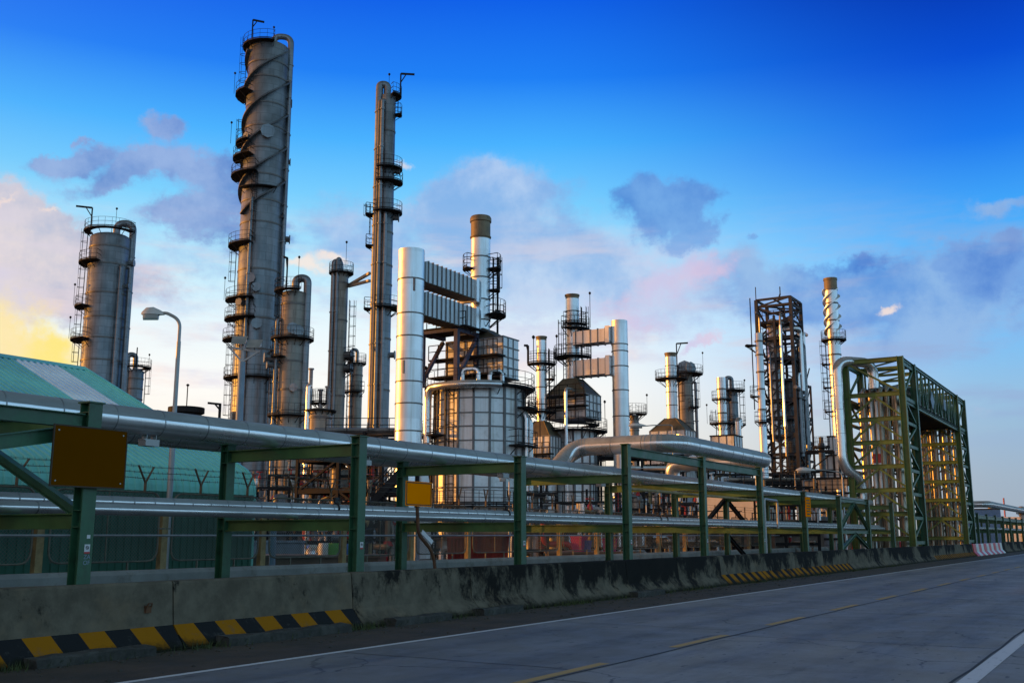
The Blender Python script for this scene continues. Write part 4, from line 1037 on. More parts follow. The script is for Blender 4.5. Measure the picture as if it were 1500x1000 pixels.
shell_b([(R2,0),(R2,f2.z),(R2*.93,f2.z),(R2*.93,f2.z-1.5)], [hz(y, Df) for y in (505,515,537,572,610)], R2, 32, .05, .04).build('shell', M['stack'], r2)
gap = c0.y - f2.y
for yb, yt in ((500, 481), (547, 524)):
    zb, zt_ = hz(yb, Df), hz(yt, Df); b = MB(); b.b2((-.85,R2*.8,zb),(.85,gap-R*.7,zt_)); d_ = b.build('ribbed_duct', M['clad'], r2)
    b = MB(); k = R2+.35
    while k < gap-R: b.b2((-.92,k-.04,zb-.07),(.92,k+.04,zt_+.07)); k += .8
    b.build('stiffener_ribs', M['furnace_rib'], d_)
    b = MB(); b.b2((-1.0,R2*.85,zb-.15),(1.0,R2+.3,zt_+.2)); b.build('flange_box', M['clad'], d_)

# ---- stack pairs further right
c = column('distillation_column', 'small column peeping out right of the second silver flue', 'column', 929, 607, 13, 120, M['column_warm'], 'dome', [620,630], 'distillation columns')
platform(c.root, c.R, c.z(606), -160, 160, 1.2); beacon(c.root, c.R+1, 90, c.z(606), 2.6)
r, a, bb, R, off, z = heater('silver chimney on a pyramid hood in front of a brown column', 982, 517, 16, 132, 613, 632, 660, 56, plats=((555,-160,160,1.7),))
b = MB(); b.b2((-a*1.6,-bb*1.3,0),(a*1.6,bb*1.3,z(662))); b.build('furnace_casing', M['furnace'], r)
c = column('distillation_column', 'brown column with a wide top deck, right of the pyramid-hood chimney', 'column', 1003, 545, 22, 140, M['column_warm'], 'dome', [562,580,600,620], 'distillation columns')
platform(c.root, c.R, c.z(548), -170, 170, 1.8); platform(c.root, c.R, c.z(597), 20, 120, .9); riser(c.root, c.R, 85, .2, 2, c.z(560)); davit(c.root, c.R, -80, c.z(545), 4, 1.6, 80); beacon(c.root, c.R+1.5, 80, c.z(548), 3.4); ladder(c.root, c.R, 80, c.z(620), c.z(550)); nozzles(c.root, c.R, [(0,c.z(541),.7,.3),(40,c.z(541),.6,.3)])
c = column('chimney', 'short silver chimney standing left of a grey column', 'chimney', 1056, 553, 13, 136, M['stack'], 'open', [570,585,605,620])
platform(c.root, c.R, c.z(585), -100, 140, .9); platform(c.root, c.R, c.z(620), -170, 170, 1.4); ladder(c.root, c.R, -85, c.z(640), c.z(600)); beacon(c.root, c.R+1.4, -90, c.z(620), 3)
c = column('distillation_column', 'grey column with a cage top, left of the steel lattice tower', 'column', 1072, 569, 16, 142, M['column'], 'dome', [590,615], 'distillation columns')
platform(c.root, c.R, c.z(572), -100, 170, 1.3); riser(c.root, c.R, -60, .3, 2, c.z(570), .1, over=(0,1.6)); platform(c.root, c.R, c.z(622), 0, 150, 1.2); ladder(c.root, c.R, 85, c.z(640), c.z(575)); beacon(c.root, c.R+1, 88, c.z(572), 1.6)
def box_building(name, label, cat, pxl, pxr, ytop, D, depth, m, frame=True, ybase=None, grid=None, floor=0):
    p = at((pxl+pxr)/2, ytop, D); w = (pxr-pxl)*mpp(D, p.z)
    # footprint aligned to the grid: extents a (u) by depth (v): seen width = .5225 a + .853 depth
    a = max(.6, (w-.853*depth)/.5225)
    r = thing(name, label, cat, (p.x, p.y, 0), 0); b = MB(); b.b2((-a/2,-depth/2,floor),(a/2,depth/2,p.z)); b.build('wall', m, r)
    b = MB(); b.b2((-a/2-.12,-depth/2-.12,p.z+.003),(a/2+.12,depth/2+.12,p.z+.16)); b.build('roof', M['steel'] if m is not M['cream'] else M['white'], r)
    if grid:
        b = MB(); ny, nz = grid
        for k in range(ny+1):
            y = -depth/2+depth*k/ny; b.b2((-a/2-.05,y-.05,floor),(-a/2+.02,y+.05,p.z)); x = -a/2+a*k/ny; b.b2((x-.05,-depth/2-.05,floor),(x+.05,-depth/2+.02,p.z))
        for k in range(1, nz): zz = floor+(p.z-floor)*k/nz; b.b2((-a/2-.06,-depth/2-.06,zz-.04),(a/2,depth/2,zz+.04))
        b.build('panel_joints', M['furnace_rib'], r)
    return r, a, p.z
r, a, zz = box_building('equipment_housing', 'grey equipment housing below the short silver chimney', 'housing', 1040, 1088, 640, 128, 3.0, M['furnace'], grid=(3,4))
b = MB(); b.tube(fillet([(a/2-.4,-1.2,zz),(a/2-.4,-1.2,zz+2.2),(a/2+.3,-1.2,zz+2.2),(a/2+.3,-1.2,zz+1.5)], .4, 6), .35, 10); b.build('vent_pipe', M['pipe'], r)

# ---- steel lattice tower
DT = 117; pt = at(1140, 442, DT); A = 69*mpp(DT, pt.z)/1.375/2
r = thing('lattice_tower', 'dark open steel tower packed with pipes and decks', 'tower', (pt.x, pt.y, 0), 0); z = lambda y: hz(y, DT)
b = MB(); H = pt.z
for sx_ in (-1, 1):
    for sy in (-1, 1): b.bar((sx_*A,sy*A,0),(sx_*A,sy*A,H),.36)
b.bar((A*1.0,0,0),(A*1.0,0,H),.24); b.bar((-A,0,0),(-A,0,H*.93),.24)
b.build('corner_posts', M['tower_steel'], r)
levels = [z(y) for y in (442,452,475,500,530,560,590,615,640,668,695,720)]
for i, zz in enumerate(levels):
    b = MB()
    for s_ in (-1, 1):
        b.bar((-A,s_*A,zz),(A,s_*A,zz),.16,.26); b.bar((s_*A,-A,zz),(s_*A,A,zz),.16,.26)
    b.bar((-A,0,zz),(A,0,zz),.14,.2)
    if i < len(levels)-1:
        z2 = levels[i+1]
        k = 1 if i % 2 else -1
        b.bar((-A,k*A,zz),(-A,-k*A,z2),.17); b.bar((k*A,-A,zz),(-k*A,-A,z2),.17); b.bar((A,-k*A,zz),(A,k*A,z2),.17); b.bar((-k*A,A,zz),(k*A,A,z2),.17)
        if i % 3 == 1: b.bar((-k*A,-A,zz),(k*A,-A,z2),.15)
    b.build('level_frame', M['tower_steel'], r)
    if i >= 2:
        b = MB(); e = random.choice((0,.7,1.3)); xa, xb = ((-A,A*.3),(-A,A+e),(-A*.3,A+e))[i % 3]; ya, yb = ((-A-.5,A),(-A,A*.3),(-A*.5,A))[i % 3]; b.b2((xa,ya,zz+.18),(xb,yb,zz+.26)); o = b.build('deck', M['tower_steel'], r)
        b = MB()
        for k in range(7):
            f = -1+2*k/6; b.bar((-A-.05,A*f,zz+.26),(-A-.05,A*f,zz+1.3),.06); b.bar((A*f,-A-.05,zz+.26),(A*f,-A-.05,zz+1.3),.06)
        for h in (.8, 1.3): b.bar((-A-.05,-A,zz+h),(-A-.05,A,zz+h),.06); b.bar((-A,-A-.05,zz+h),(A,-A-.05,zz+h),.06)
        b.build('railing', M['tower_steel'], o)
b = MB()
for x, y in ((0,-A),(-A,-A*.4),(A*.45,-A),(-A,A*.5)): b.bar((x,y,0),(x,y,H*.86),.16)
for i in range(3, len(levels)-1):
    b.bar((-A,-A,levels[i]),(0,-A,levels[i+1]),.11); b.bar((-A,-A*.4,levels[i]),(-A,A*.5,levels[i+1]),.11)
b.build('infill_frame', M['tower_steel'], r)
b = MB()
for x in (A+.3, A+2.4):
    for y in (-A, A*.6): b.bar((x,y,0),(x,y,z(560)),.2)
for yy in (562, 590, 618, 646, 674, 702):
    b.bar((A,-A,z(yy)),(A+2.4,-A,z(yy)),.15,.22); b.bar((A+2.4,-A,z(yy)),(A+2.4,A*.6,z(yy)),.15,.22); b.bar((A+.3,-A,z(yy)),(A+2.4,-A,z(yy-28)),.11)
b.build('annex_frame', M['tower_steel'], r)
# vessels and pipes inside
for k, (x, y, rr, y0, y1, mm) in enumerate(((-.35,.3,.8,640,500,'clad'),(.4,-.3,.6,700,560,'column'),(.35,.5,.7,600,470,'clad'))):
    b = MB(); za, zb_ = z(y0), z(y1); b.lathe([(.1,za-.6),(rr,za),(rr,zb_),(rr*.6,zb_+.4),(.05,zb_+.55)], 16, (A*x,A*y,0)); b.build('vessel', M[mm], r)
for k in range(20):
    x, y = random.choice(((-A*.6,-A-.25),(-A*.1,-A-.25),(A*.4,-A-.3),(A*.8,-A-.25),(-A-.3,-A*.4),(-A-.3,A*.3),(-A-.3,A*.8),(0,0),(A*.5,A*.4))); za = z(random.uniform(600,730)); zb_ = z(random.uniform(460,590)); b = MB()
    b.tube(fillet([(x,y,za),(x,y,zb_),(x+random.choice((-1,1))*1.4,y,zb_)], .5, 5), random.choice((.13,.17,.22)), 8); b.build('riser_pipe', M[random.choice(('pipe','clad','clad','column','column_warm'))], r)
b = MB(); b.tube(fillet([(-A*.15,-A-.4,z(575)),(-A*.15,-A-.4,z(487)),(-A*.7,-A-.4,z(487)),(-A*.7,-A*.4,z(487))], .6, 6), .27, 10); b.build('silver_pipe', M['clad'], r)
for x in (A+.6, A+1.3): 
    b = MB(); b.tube(fillet([(x,-A*.6,0),(x,-A*.6,z(526)+x*.1),(A*.4,-A*.6,z(526)+x*.1)], .7, 6), .3, 10); b.build('riser_pipe', M['column_warm'], r)
for y in (610, 650, 690):
    b = MB(); b.b2((A,-A,z(y)),(A+2.0,A*.6,z(y)+.15)); b.bar((A,-A,z(y)-1.6),(A+1.9,-A,z(y)),.15); o = b.build('deck', M['tower_steel'], r)
b = MB()
for k in range(7):                                                # stair flights
    za, zb_ = levels[min(k+3,10)], levels[min(k+4,11)]
    s_ = 1 if k % 2 else -1; b.bar((s_*A*.8,-A*1.08,za),(-s_*A*.8,-A*1.08,zb_),.12,.25)
b.build('stair_flight', M['tower_steel'], r)
b = MB(); b.bar((-.3,0,H),(.9,0,H+1.1),.14); b.bar((.9,0,H+1.1),(.9,0,H+2.0),.1); b.bar((-A,A,H),(-A,A,H+1.6),.08); b.build('davit', M['tower_steel'], r)
c = column('chimney', 'silver chimney clamped to the left of the steel lattice tower', 'chimney', 1111, 487, 11, 112, M['stack'], 'dome', [500,520,545,570,600,620])
platform(c.root, c.R, c.z(505), -130, -60, 1.4, rail=False); platform(c.root, c.R, c.z(580), -130, -50, 1.0); platform(c.root, c.R, c.z(618), -60, 60, .7)
b = MB(); b.bar(pol(c.R+.4,R_(-70),c.z(600)), pol(c.R+.4,R_(-70),c.z(437)), .12); b.build('mast_pole', M['tower_steel'], c.root)
# ---- chimney 1217 with strakes
c = column('chimney', 'tall silver chimney with spiral strakes, beside the pipe gantry', 'chimney', 1216, 409, 18, 122, M['stack'], 'open', [425,445,470,520,550,580,610], None)
strakes(c, 490, 424, 1.5, 0, 3, .3, M['clad'], .06)
b = MB(); b.lathe([(c.R*1.03,c.z(424)),(c.R*1.03,c.z(411)),(c.R*1.1,c.z(411)),(c.R*1.1,c.z(408)),(c.R*.9,c.z(408)),(c.R*.9,c.z(415))], 24); b.build('chimney_tip', M['rust_cap'], c.root)
platform(c.root, c.R, c.z(498), -170, 170, .9); ladder(c.root, c.R, -80, c.z(640), c.z(498)); 
for y in (533, 567, 602): platform(c.root, c.R, c.z(y), -110, -60, 1.0)
r, a, zz = box_building('equipment_housing', 'tall pale panelled housing at the foot of the straked chimney', 'housing', 1214, 1234, 640, 118, 1.6, M['furnace'], grid=(3,6))
r, a, zz = box_building('equipment_housing', 'low panelled housing in front of the straked chimney', 'housing', 1206, 1228, 668, 112, 1.8, M['furnace'], grid=(3,4))
c = column('process_vessel', 'small brown vessel on a steel frame left of the straked chimney', 'vessel', 1203, 648, 9, 110, M['column_dark'], 'dome', [660,680])
platform(c.root, c.R, c.z(655), -170, 170, .7)
for k in range(3):
    b = MB(); p = pol(c.R*.5, R_(120*k), c.H-.3); b.tube([p, p+Vector((0,0,.9))], .12, 6); b.build('vent_pipe', M['column_dark'], c.root)
b = MB()
for x in (-1.6, 1.2):
    for y in (-1.2, 1.2): b.bar((x,y,0),(x,y,c.z(662)),.18)
for yy in (662, 690):
    for y in (-1.2,1.2): b.bar((-1.6,y,c.z(yy)),(1.2,y,c.z(yy)),.16,.25)
b.bar((-1.6,-1.2,c.z(692)),(1.2,-1.2,c.z(664)),.13); b.build('support_frame', M['steel'], c.root)

# ------------------------------------------------------------------ pipe gantry (olive steel gateway)
GH = 13.0; GV0, GV1 = 12.86, 16.35; GU = (69.0, 73.0, 91.0, 95.0)
r = thing('pipe_gantry', 'olive green steel gateway carrying tall pipes over the plant entrance', 'pipe gantry', (GU[0], GV0, 0), 0)
W_ = GV1-GV0
def gp(u): return u-GU[0]
lv = [1.4, 2.95, 4.45, 5.95, 7.5, 9.0, 10.6, GH-.15]
for u in GU:
    for y in (0, W_):
        b = MB(); x = gp(u); d = .38; t = .03
        b.box((x,y-d/2+t/2,GH/2),(d,t,GH)); b.box((x,y+d/2-t/2,GH/2),(d,t,GH)); b.box((x,y,GH/2),(t,d-2*t,GH)); b.build('post', M['olive'] if (u in (69.0,91.0)) else M['green'], r)
    mm = M['olive'] if u in (69.0, 91.0) else M['green']
    for z in lv:
        b = MB(); b.ibeam((gp(u),.19,z),(gp(u),W_-.19,z),.18,.28,.02); b.build('cross_beam', mm, r)
    b = MB()
    for z0_, z1_ in zip(lv, lv[1:]):
        if z1_-z0_ > 1.9: 
            b.bar((gp(u),.2,z0_+.15),(gp(u),W_-.2,z1_-.15),.13); continue
        b.bar((gp(u),W_/2,z1_-.14),(gp(u),.2,z0_+.2),.12); b.bar((gp(u),W_/2,z1_-.14),(gp(u),W_-.2,z0_+.2),.12)
    b.build('chevron_braces', mm, r)
for ua, ub in ((69.0,73.0),(91.0,95.0)):
    for y in (0, W_):
        b = MB()
        for i, z in enumerate(lv):
            b.bar((gp(ua)+.2,y,z-.25),(gp(ub)-.2,y,z-.25),.14,.2)
            if i: 
                k = i % 2; b.bar((gp(ua if k else ub),y,lv[i-1]-.2),(gp(ub if k else ua),y,z-.2),.13)
        b.build('side_lattice', M['green'], r)
for y in (0, W_):
    b = MB(); z0_, z1_ = 10.1, GH-.12
    for z in (z0_, z1_): b.ibeam((gp(69)+.2,y,z),(gp(95)-.2,y,z),.18,.24,.025)
    n = 12
    for k in range(n+1):
        x = gp(73)+18*k/n; b.bar((x,y,z0_+.12),(x,y,z1_-.12),.12)
        if k < n:
            x2 = gp(73)+18*(k+1)/n
            if k % 2: b.bar((x,y,z0_+.1),(x2,y,z1_-.1),.10)
            else: b.bar((x,y,z1_-.1),(x2,y,z0_+.1),.10)
    b.build('top_truss', M['green'], r)
b = MB()
for k in range(19): b.b2((gp(73)+k,-.1,10.28),(gp(73)+k+.86,W_+.1,10.33))
b.build('walkway', M['steel'], r)
b = MB(); 
for k in range(9):
    x = gp(69.3)+25.3*k/8; b.bar((x,.15,GH-.2),(x,W_-.15,GH-.2),.16)
    if k < 8: b.bar((x,.15,GH-.2),(x+25.3/8,W_-.15,GH-.2),.1)
b.build('roof_bracing', M['olive'], r)
b = MB(); b.box((gp(84.0),-.2,11.4),(.8,.04,.8), 0); b.add([(gp(79),-.16,11.9),(gp(79.8),-.16,11.2),(gp(79),-.16,10.5),(gp(78.2),-.16,11.2)], [(3,2,1,0)])
o = b.build('notice_plate', M['bluegrey'], r)
PG = 'tall pipes looping over the gantry'
pl = ['leftmost tall pipe inside the near gantry leg']
for k in range(9):
    v = 13.2+.345*k; rr = (.16,.19,.13,.17,.2,.15,.18,.14,.19)[k]; du = (.3,-.3,.5)[k % 3]; ht = 11.35 - .16*(k % 3)
    pipe('tall silver pipe looping up one gantry leg and down the other', [(70.6+du,v,.4),(70.6+du,v,ht),(93.4-du,v,ht),(93.4-du,v,.4)], rr, rr*3, step=3, n=14, group=PG, elbow=False, m=M['gantry_pipe'])
for k in range(8):
    v = 13.35+.36*k; rr = (.12,.15,.17,.13,.16,.12,.17,.14)[k]; du = (.3,-.2)[k % 2]
    pipe('tall silver pipe looping up one gantry leg and down the other', [(72.1+du,v,.4),(72.1+du,v,10.75),(91.9-du,v,10.75),(91.9-du,v,.4)], rr, rr*3, step=3, n=14, group=PG, elbow=False, m=M['gantry_pipe'])
pipe('fat silver pipe bent over the left corner of the gantry', [(70.4,14.9,11.2),(70.4,14.9,12.9),(68.4,16.75,12.95),(68.4,16.75,5.9),(69.6,15.9,5.2),(69.6,15.9,.3)], .33, .9, step=1.6, n=18)
for k, (v, mlab) in enumerate(((14.95,'thin white riser with a red band inside the near gantry leg, left one'),(14.62,'thin white riser with a red band inside the near gantry leg, right one'))):
    o = pipe(mlab, [(69.35,v,3.6),(69.35,v,10.2)], .09, step=4, n=10, m=M['white'], elbow=False)
    b = MB(); b.tube([(0,0,6.2),(0,0,6.8)], .098, 10); b.build('red_band', M['red'], o)

# ------------------------------------------------------------------ things between fence and plant
def barrel(label, px, py, D, r, h, m, name='drum_barrel', cat='barrel'):
    p = at(px, py, D); b = MB(); z0 = 0
    b.lathe([(r*.96,0),(r,.02),(r,h*.33),(r*1.04,h*.345),(r,h*.36),(r,h*.64),(r*1.04,h*.655),(r,h*.67),(r,h-.02),(r*.94,h),(r*.94,h-.03)], 18)
    o = b.build(name, m, None, (p.x, p.y, p.z-h)); tag(o, label, cat); return o
def plinth(label, pxl, pxr, ytop, D, m, name='plinth', cat='plinth', depth=2.0):
    p = at((pxl+pxr)/2, ytop, D); w = (pxr-pxl)*mpp(D, p.z); b = MB(); b.b2((-w/2,-depth/2,0),(w/2,depth/2,p.z-.08)); b.b2((-w/2-.06,-depth/2-.06,p.z-.08),(w/2+.06,depth/2+.06,p.z))
    o = b.build(name, m, None, (p.x, p.y, 0)); o.rotation_euler.z = YAW-pi/2; tag(o, label, cat); return o, p.z
plinth('brown low block platform carrying the coloured barrels', 380, 560, 812, 33, M['brown_wall'])
barrel('lime green barrel behind the fence', 491, 795, 33, .26, .62, M['limegreen']); barrel('pale silver barrel left of the lime green one', 477, 795, 33, .22, .58, M['white']); barrel('dark barrel right of the lime green one', 505, 796, 33.4, .2, .6, M['blue'])
o, _ = plinth('long blue-grey low wall behind the left fence bays', 352, 445, 791, 37, M['bluegrey'], 'low_wall', 'wall', .4)
plinth('low platform carrying the magenta and blue containers', 800, 925, 807, 46, M['brown_wall'])
for lab, px, y, w_, m in (('magenta plastic bin behind the fence', 848, 785, .55, M['magenta']), ('small blue bin right of the tall magenta bin', 860, 791, .3, M['blue']), ('round magenta bin further right behind the fence', 893, 788, .5, M['magenta'])):
    p = at(px, y, 46); b = MB(); h = p.z-hz(807,46); b.add([(-w_*.4,-w_*.4,0),(w_*.4,-w_*.4,0),(w_*.4,w_*.4,0),(-w_*.4,w_*.4,0),(-w_*.5,-w_*.5,h-.06),(w_*.5,-w_*.5,h-.06),(w_*.5,w_*.5,h-.06),(-w_*.5,w_*.5,h-.06)], [(0,3,2,1),(4,5,6,7),(0,1,5,4),(1,2,6,5),(2,3,7,6),(3,0,4,7)]); b.b2((-w_*.54,-w_*.54,h-.06),(w_*.54,w_*.54,h))
    o = b.build('plastic_bin', m, None, (p.x, p.y, hz(807,46))); tag(o, lab, 'bin')
# dark red skips
for lab, x0, x1, ys in (('long dark red skip behind the fence, left one', 657, 682, 786), ('long dark red skip behind the fence, right one', 687, 746, 784)):
    D = 36; p = at((x0+x1)/2, ys, D); w = (x1-x0)*mpp(D, p.z); h = p.z
    r = thing('skip', lab, 'skip', (p.x, p.y, 0), YAW-pi/2); b = MB()
    b.add([(-w*.42,-.7,0),(w*.42,-.7,0),(w*.42,.7,0),(-w*.42,.7,0),(-w*.5,-.85,h),(w*.5,-.85,h),(w*.5,.85,h),(-w*.5,.85,h)], [(0,3,2,1),(0,1,5,4),(1,2,6,5),(2,3,7,6),(3,0,4,7),(4,5,6,7)]); b.build('body', M['darkred'], r)
    b = MB()
    for f in (-.3,-.1,.1,.3): b.bar((w*f*.9,-.72,.05),(w*f,-.88,h-.05),.07)
    b.bar((-w*.51,-.88,h),(w*.51,-.88,h),.09); b.build('rib', M['darkred'], r)
# vertical pale pipes just behind the fence
for lab, px, D in (('pale blue-grey standpipe behind the second fence bay', 401, 30), ('pale blue-grey standpipe under the orange square sign', 611, 34)):
    p = at(px, 770, D); b = MB(); b.tube([(0,0,0),(0,0,p.z)], .09, 10); b.tube([(0,0,p.z-.06),(0,0,p.z)], .15, 10); b.tube([(0,0,.2),(0,0,.26)], .15, 10); tag(b.build('standpipe', M['bluegrey'], None, (p.x, p.y, 0)), lab, 'pipe')
# ---- process skids: pipe tangles with valves behind the fence
def skid(label, pxl, pxr, ytop, D, seed, dens=1., red=False, warm=False):
    rnd = random.Random(seed); p = at((pxl+pxr)/2, ytop, D); w = (pxr-pxl)*mpp(D, p.z); h = p.z
    r = thing('process_skid', label, 'pipework', (p.x, p.y, 0), YAW-pi/2, 'pipework skids behind the fence')
    b = MB(); n = max(2, int(w/2.2)); dp = 2.4
    for k in range(n+1):
        for y in (-dp/2, dp/2): b.bar((-w/2+w*k/n,y,0),(-w/2+w*k/n,y,h*rnd.uniform(.7,1)),.14)
    for z in (h*.28,h*.55,h*.8):
        for y in (-dp/2, dp/2): b.bar((-w/2,y,z),(w/2,y,z),.12,.16)
        for k in range(n+1): b.bar((-w/2+w*k/n,-dp/2,z),(-w/2+w*k/n,dp/2,z),.1)
    b.build('steel_frame', M['steel'], r)
    ms = ['pipe','clad','column','column_warm','rust_cap','galv'] + (['red'] if red else []) + (['fencepost','fencepost'] if warm else [])
    for k in range(int(9*dens*max(1, w/5))):
        x = rnd.uniform(-w/2, w/2); y = rnd.uniform(-dp/2, dp/2); z = rnd.uniform(.2,.9)*h; rr = rnd.choice((.06,.08,.1,.14,.18)); l = rnd.uniform(.8, w*.5)
        x2 = max(-w/2, min(w/2, x+rnd.choice((-1,1))*l)); z2 = max(.2, min(h, z+rnd.choice((-1,1))*rnd.uniform(.5,h*.5)))
        b = MB()
        if rnd.random() < .6: pts = [(x,y,.05),(x,y,z),(x2,y,z),(x2,y,z2)]
        else: pts = [(x,y,z2),(x,y,z),(x,y+rnd.uniform(-1,1),z),(x2,y+rnd.uniform(-.2,.2),z)]
        b.tube(fillet(pts, rr*2.5, 4), rr, 8); q = Vector(pts[1])*.5+Vector(pts[2])*.5
        b.tube([q-Vector((.03,0,0)),q+Vector((.03,0,0))], rr*1.7, 8)
        o = b.build('pipe', M[rnd.choice(ms)], r)
        if rnd.random() < .4:
            b = MB(); c = Vector(pts[1]); b.lathe([(.02,0),(rr*1.8,.05),(rr*1.2,.3),(.05,.35),(.05,.6)], 8, c); b.tube([c+Vector((.22*math.cos(t),.22*math.sin(t),.6)) for t in [j*pi/4 for j in range(9)]], .03, 5); b.build('valve', M['red' if rnd.random() < .4 else 'galv'], o)
    for k in range(int(2*dens*max(1,w/5))):
        rr = rnd.uniform(.35,.6); x = rnd.uniform(-w/2+rr,w/2-rr); hh = rnd.uniform(.35,.7)*h; b = MB(); b.lathe([(rr*.9,.3),(rr,.4),(rr,hh),(rr*.6,hh+.25),(.05,hh+.32)], 14, (x,rnd.uniform(-.6,.8),0)); b.build('vessel', M[rnd.choice(('column_warm','column','clad'))], r)
    b = MB(); zz = h*.8+.1
    for k in range(int(w/1.2)+1): b.bar((-w/2+1.2*k,-dp/2-.1,zz),(-w/2+1.2*k,-dp/2-.1,zz+1.1),.05)
    for hh in (.55,1.1): b.bar((-w/2,-dp/2-.1,zz+hh),(w/2,-dp/2-.1,zz+hh),.05)
    b.build('railing', M['steel'], r)
    return r
skid('gold-lit tangle of pipes below the squat brown vessel', 432, 500, 672, 66, 3, 2.0, True, True)
skid('dark pipework tangle between the tallest column and the round-topped column', 372, 430, 690, 74, 5, 1.2)
skid('pipework with stairs between the squat vessel and the silver flue', 500, 548, 668, 62, 8, 1.8, True)
skid('pipework in front of the slim silver chimney and hood', 770, 815, 700, 72, 13, 1.4)
skid('pipework in front of the second furnace drum', 815, 900, 716, 70, 17, 1.3, False, True)
skid('gold-lit pipework right of the second furnace', 905, 975, 690, 78, 21, 1.8, True, True)
skid('low pipework under the raised pipe loop', 968, 1020, 718, 72, 24, 1.2)
skid('low pipework at the foot of the lattice tower', 1085, 1190, 690, 90, 29, 1.6)
skid('pipework at the foot of the straked chimney', 1190, 1240, 700, 84, 31, 1.4, True)
skid('low pipework behind the right fence bays', 1095, 1190, 772, 60, 37, 1.0, False, True)
skid('low pipework at the foot of the big furnace drum', 636, 770, 752, 60, 41, 1.6, True)
skid('low dark pipework behind the left fence bays', 440, 540, 758, 46, 43, 1.8, True, True)
skid('low brown pipework behind the middle fence bays', 950, 1080, 770, 58, 47, 1.3, False, True)
skid('dense pipework in front of the slim chimney, behind the fence', 752, 850, 738, 52, 51, 1.8, True)
skid('dense pipework under the ribbed ducts of the second furnace', 850, 945, 735, 56, 53, 1.9, False, True)
skid('dark valve skid left of the cream building', 945, 1015, 740, 66, 57, 1.7)
skid('pipework between the cream building and the lattice tower', 1110, 1225, 722, 80, 59, 1.8, True)
skid('tall pipework between the big furnace drum and the slim chimney', 758, 800, 660, 88, 61, 1.8)
skid('scaffold of pipes behind the second silver flue', 915, 985, 655, 104, 63, 1.8, False, True)
skid('scaffold of pipes at the foot of the pyramid-hood chimney', 985, 1050, 660, 112, 65, 1.6)
skid('pipe scaffold left of the lattice tower foot', 1040, 1105, 668, 108, 67, 1.8)
skid('tall gold-lit pipework right of the round-topped column', 400, 462, 668, 82, 71, 1.8, True, True)
skid('dark pipework at the foot of the silver flue', 545, 590, 700, 60, 73, 1.6, True)
skid('pipework left of the big furnace drum', 612, 650, 640, 84, 75, 1.8, False, True)
skid('pipework at the foot of the wide dark column', 318, 372, 700, 70, 77, 1.4, True)
# elevated pipe rack behind
def high_rack(label, pxl, pxr, y, D, npipes=6):
    a, c = at(pxl, y, D), at(pxr, y, D); r = thing('pipe_rack', label, 'pipe rack', (a.x, a.y, 0), math.atan2(c.y-a.y, c.x-a.x)); L = (c-a).length; h = a.z
    b = MB(); n = max(2, int(L/5))
    for k in range(n+1):
        for yy in (0, 3): b.bar((L*k/n,yy,0),(L*k/n,yy,h+.2),.22)
        for z in (h, h-1.5): b.bar((L*k/n,-.3,z),(L*k/n,3.3,z),.2,.26)
    for yy in (0, 3): b.bar((0,yy,h-.1),(L,yy,h-.1),.15,.22); b.bar((0,yy,h-1.6),(L,yy,h-1.6),.15,.22)
    b.build('steel_frame', M['steel'], r)
    for k in range(npipes):
        rr = random.choice((.1,.16,.22,.28)); b = MB(); yy = .1+2.8*k/max(1, npipes-1); z = h+.13+rr if k % 2 else h-1.37+rr; b.tube([(-1,yy,z),(L+1,yy,z)], rr, 8); b.build('pipe', M[random.choice(('pipe','column','column_warm','clad'))], r)
    b = MB()
    for k in range(int(L/1.6)+1): b.bar((1.6*k,-.3,h+.2),(1.6*k,-.3,h+1.2),.055)
    for hh in (.7, 1.2): b.bar((0,-.3,h+hh),(L,-.3,h+hh),.055)
    b.build('railing', M['steel'], r)
high_rack('elevated pipe rack between the brown vessel and the silver flue', 478, 590, 636, 78)
high_rack('elevated pipe rack behind the second furnace and flue', 880, 1000, 668, 100, 7)
high_rack('low elevated pipe rack behind the tallest column', 300, 372, 664, 125, 4)
high_rack('elevated pipe rack right of the lattice tower', 1085, 1235, 706, 100, 6)
# dark stepped structure with slanted stair left of the silver flue foot
D = 56; p0 = at(540, 742, D); p1 = at(590, 688, D)
r = thing('staircase', 'dark steel stair climbing to the right beside the silver flue', 'staircase', (p0.x, p0.y, 0), math.atan2(p1.y-p0.y, p1.x-p0.x))
L = math.hypot(p1.x-p0.x, p1.y-p0.y); b = MB(); dz = p1.z-p0.z; 
for yy in (0, 1.1): b.bar((0,yy,p0.z),(L,yy,p1.z),.1,.34)
for k in range(18): b.b2((L*k/18,.0,p0.z+dz*k/18),(L*k/18+.24,1.1,p0.z+dz*k/18+.05))
b.build('flight', M['steel'], r); b = MB()
for yy in (0, 1.1):
    for k in range(7): b.bar((L*k/6,yy,p0.z+dz*k/6),(L*k/6,yy,p0.z+dz*k/6+1),.05)
    for h in (.5,1.0): b.bar((0,yy,p0.z+h),(L,yy,p1.z+h),.05)
b.build('handrail', M['steel'], r); b = MB(); b.bar((0,.5,0),(0,.5,p0.z),.2); b.bar((L,.5,0),(L,.5,p1.z),.2); b.build('support_post', M['steel'], r)
p = at(524, 672, 62); r = thing('process_structure', 'dark open steel structure below the slim brown column', 'steel structure', (p.x, p.y, 0), 0); b = MB(); A3, B3, H3 = 1.7, 3.2, p.z
for x in (-A3, A3):
    for y in (-B3, 0, B3): b.bar((x,y,0),(x,y,H3),.2)
for z in (H3*.35, H3*.68, H3-.1):
    for x in (-A3, A3): b.bar((x,-B3,z),(x,B3,z),.16,.24)
    for y in (-B3, 0, B3): b.bar((-A3,y,z),(A3,y,z),.16,.24)
    b.bar((-A3,-B3,z-H3*.3),(-A3,0,z),.12); b.bar((-A3,B3,z-H3*.3),(-A3,0,z),.12)
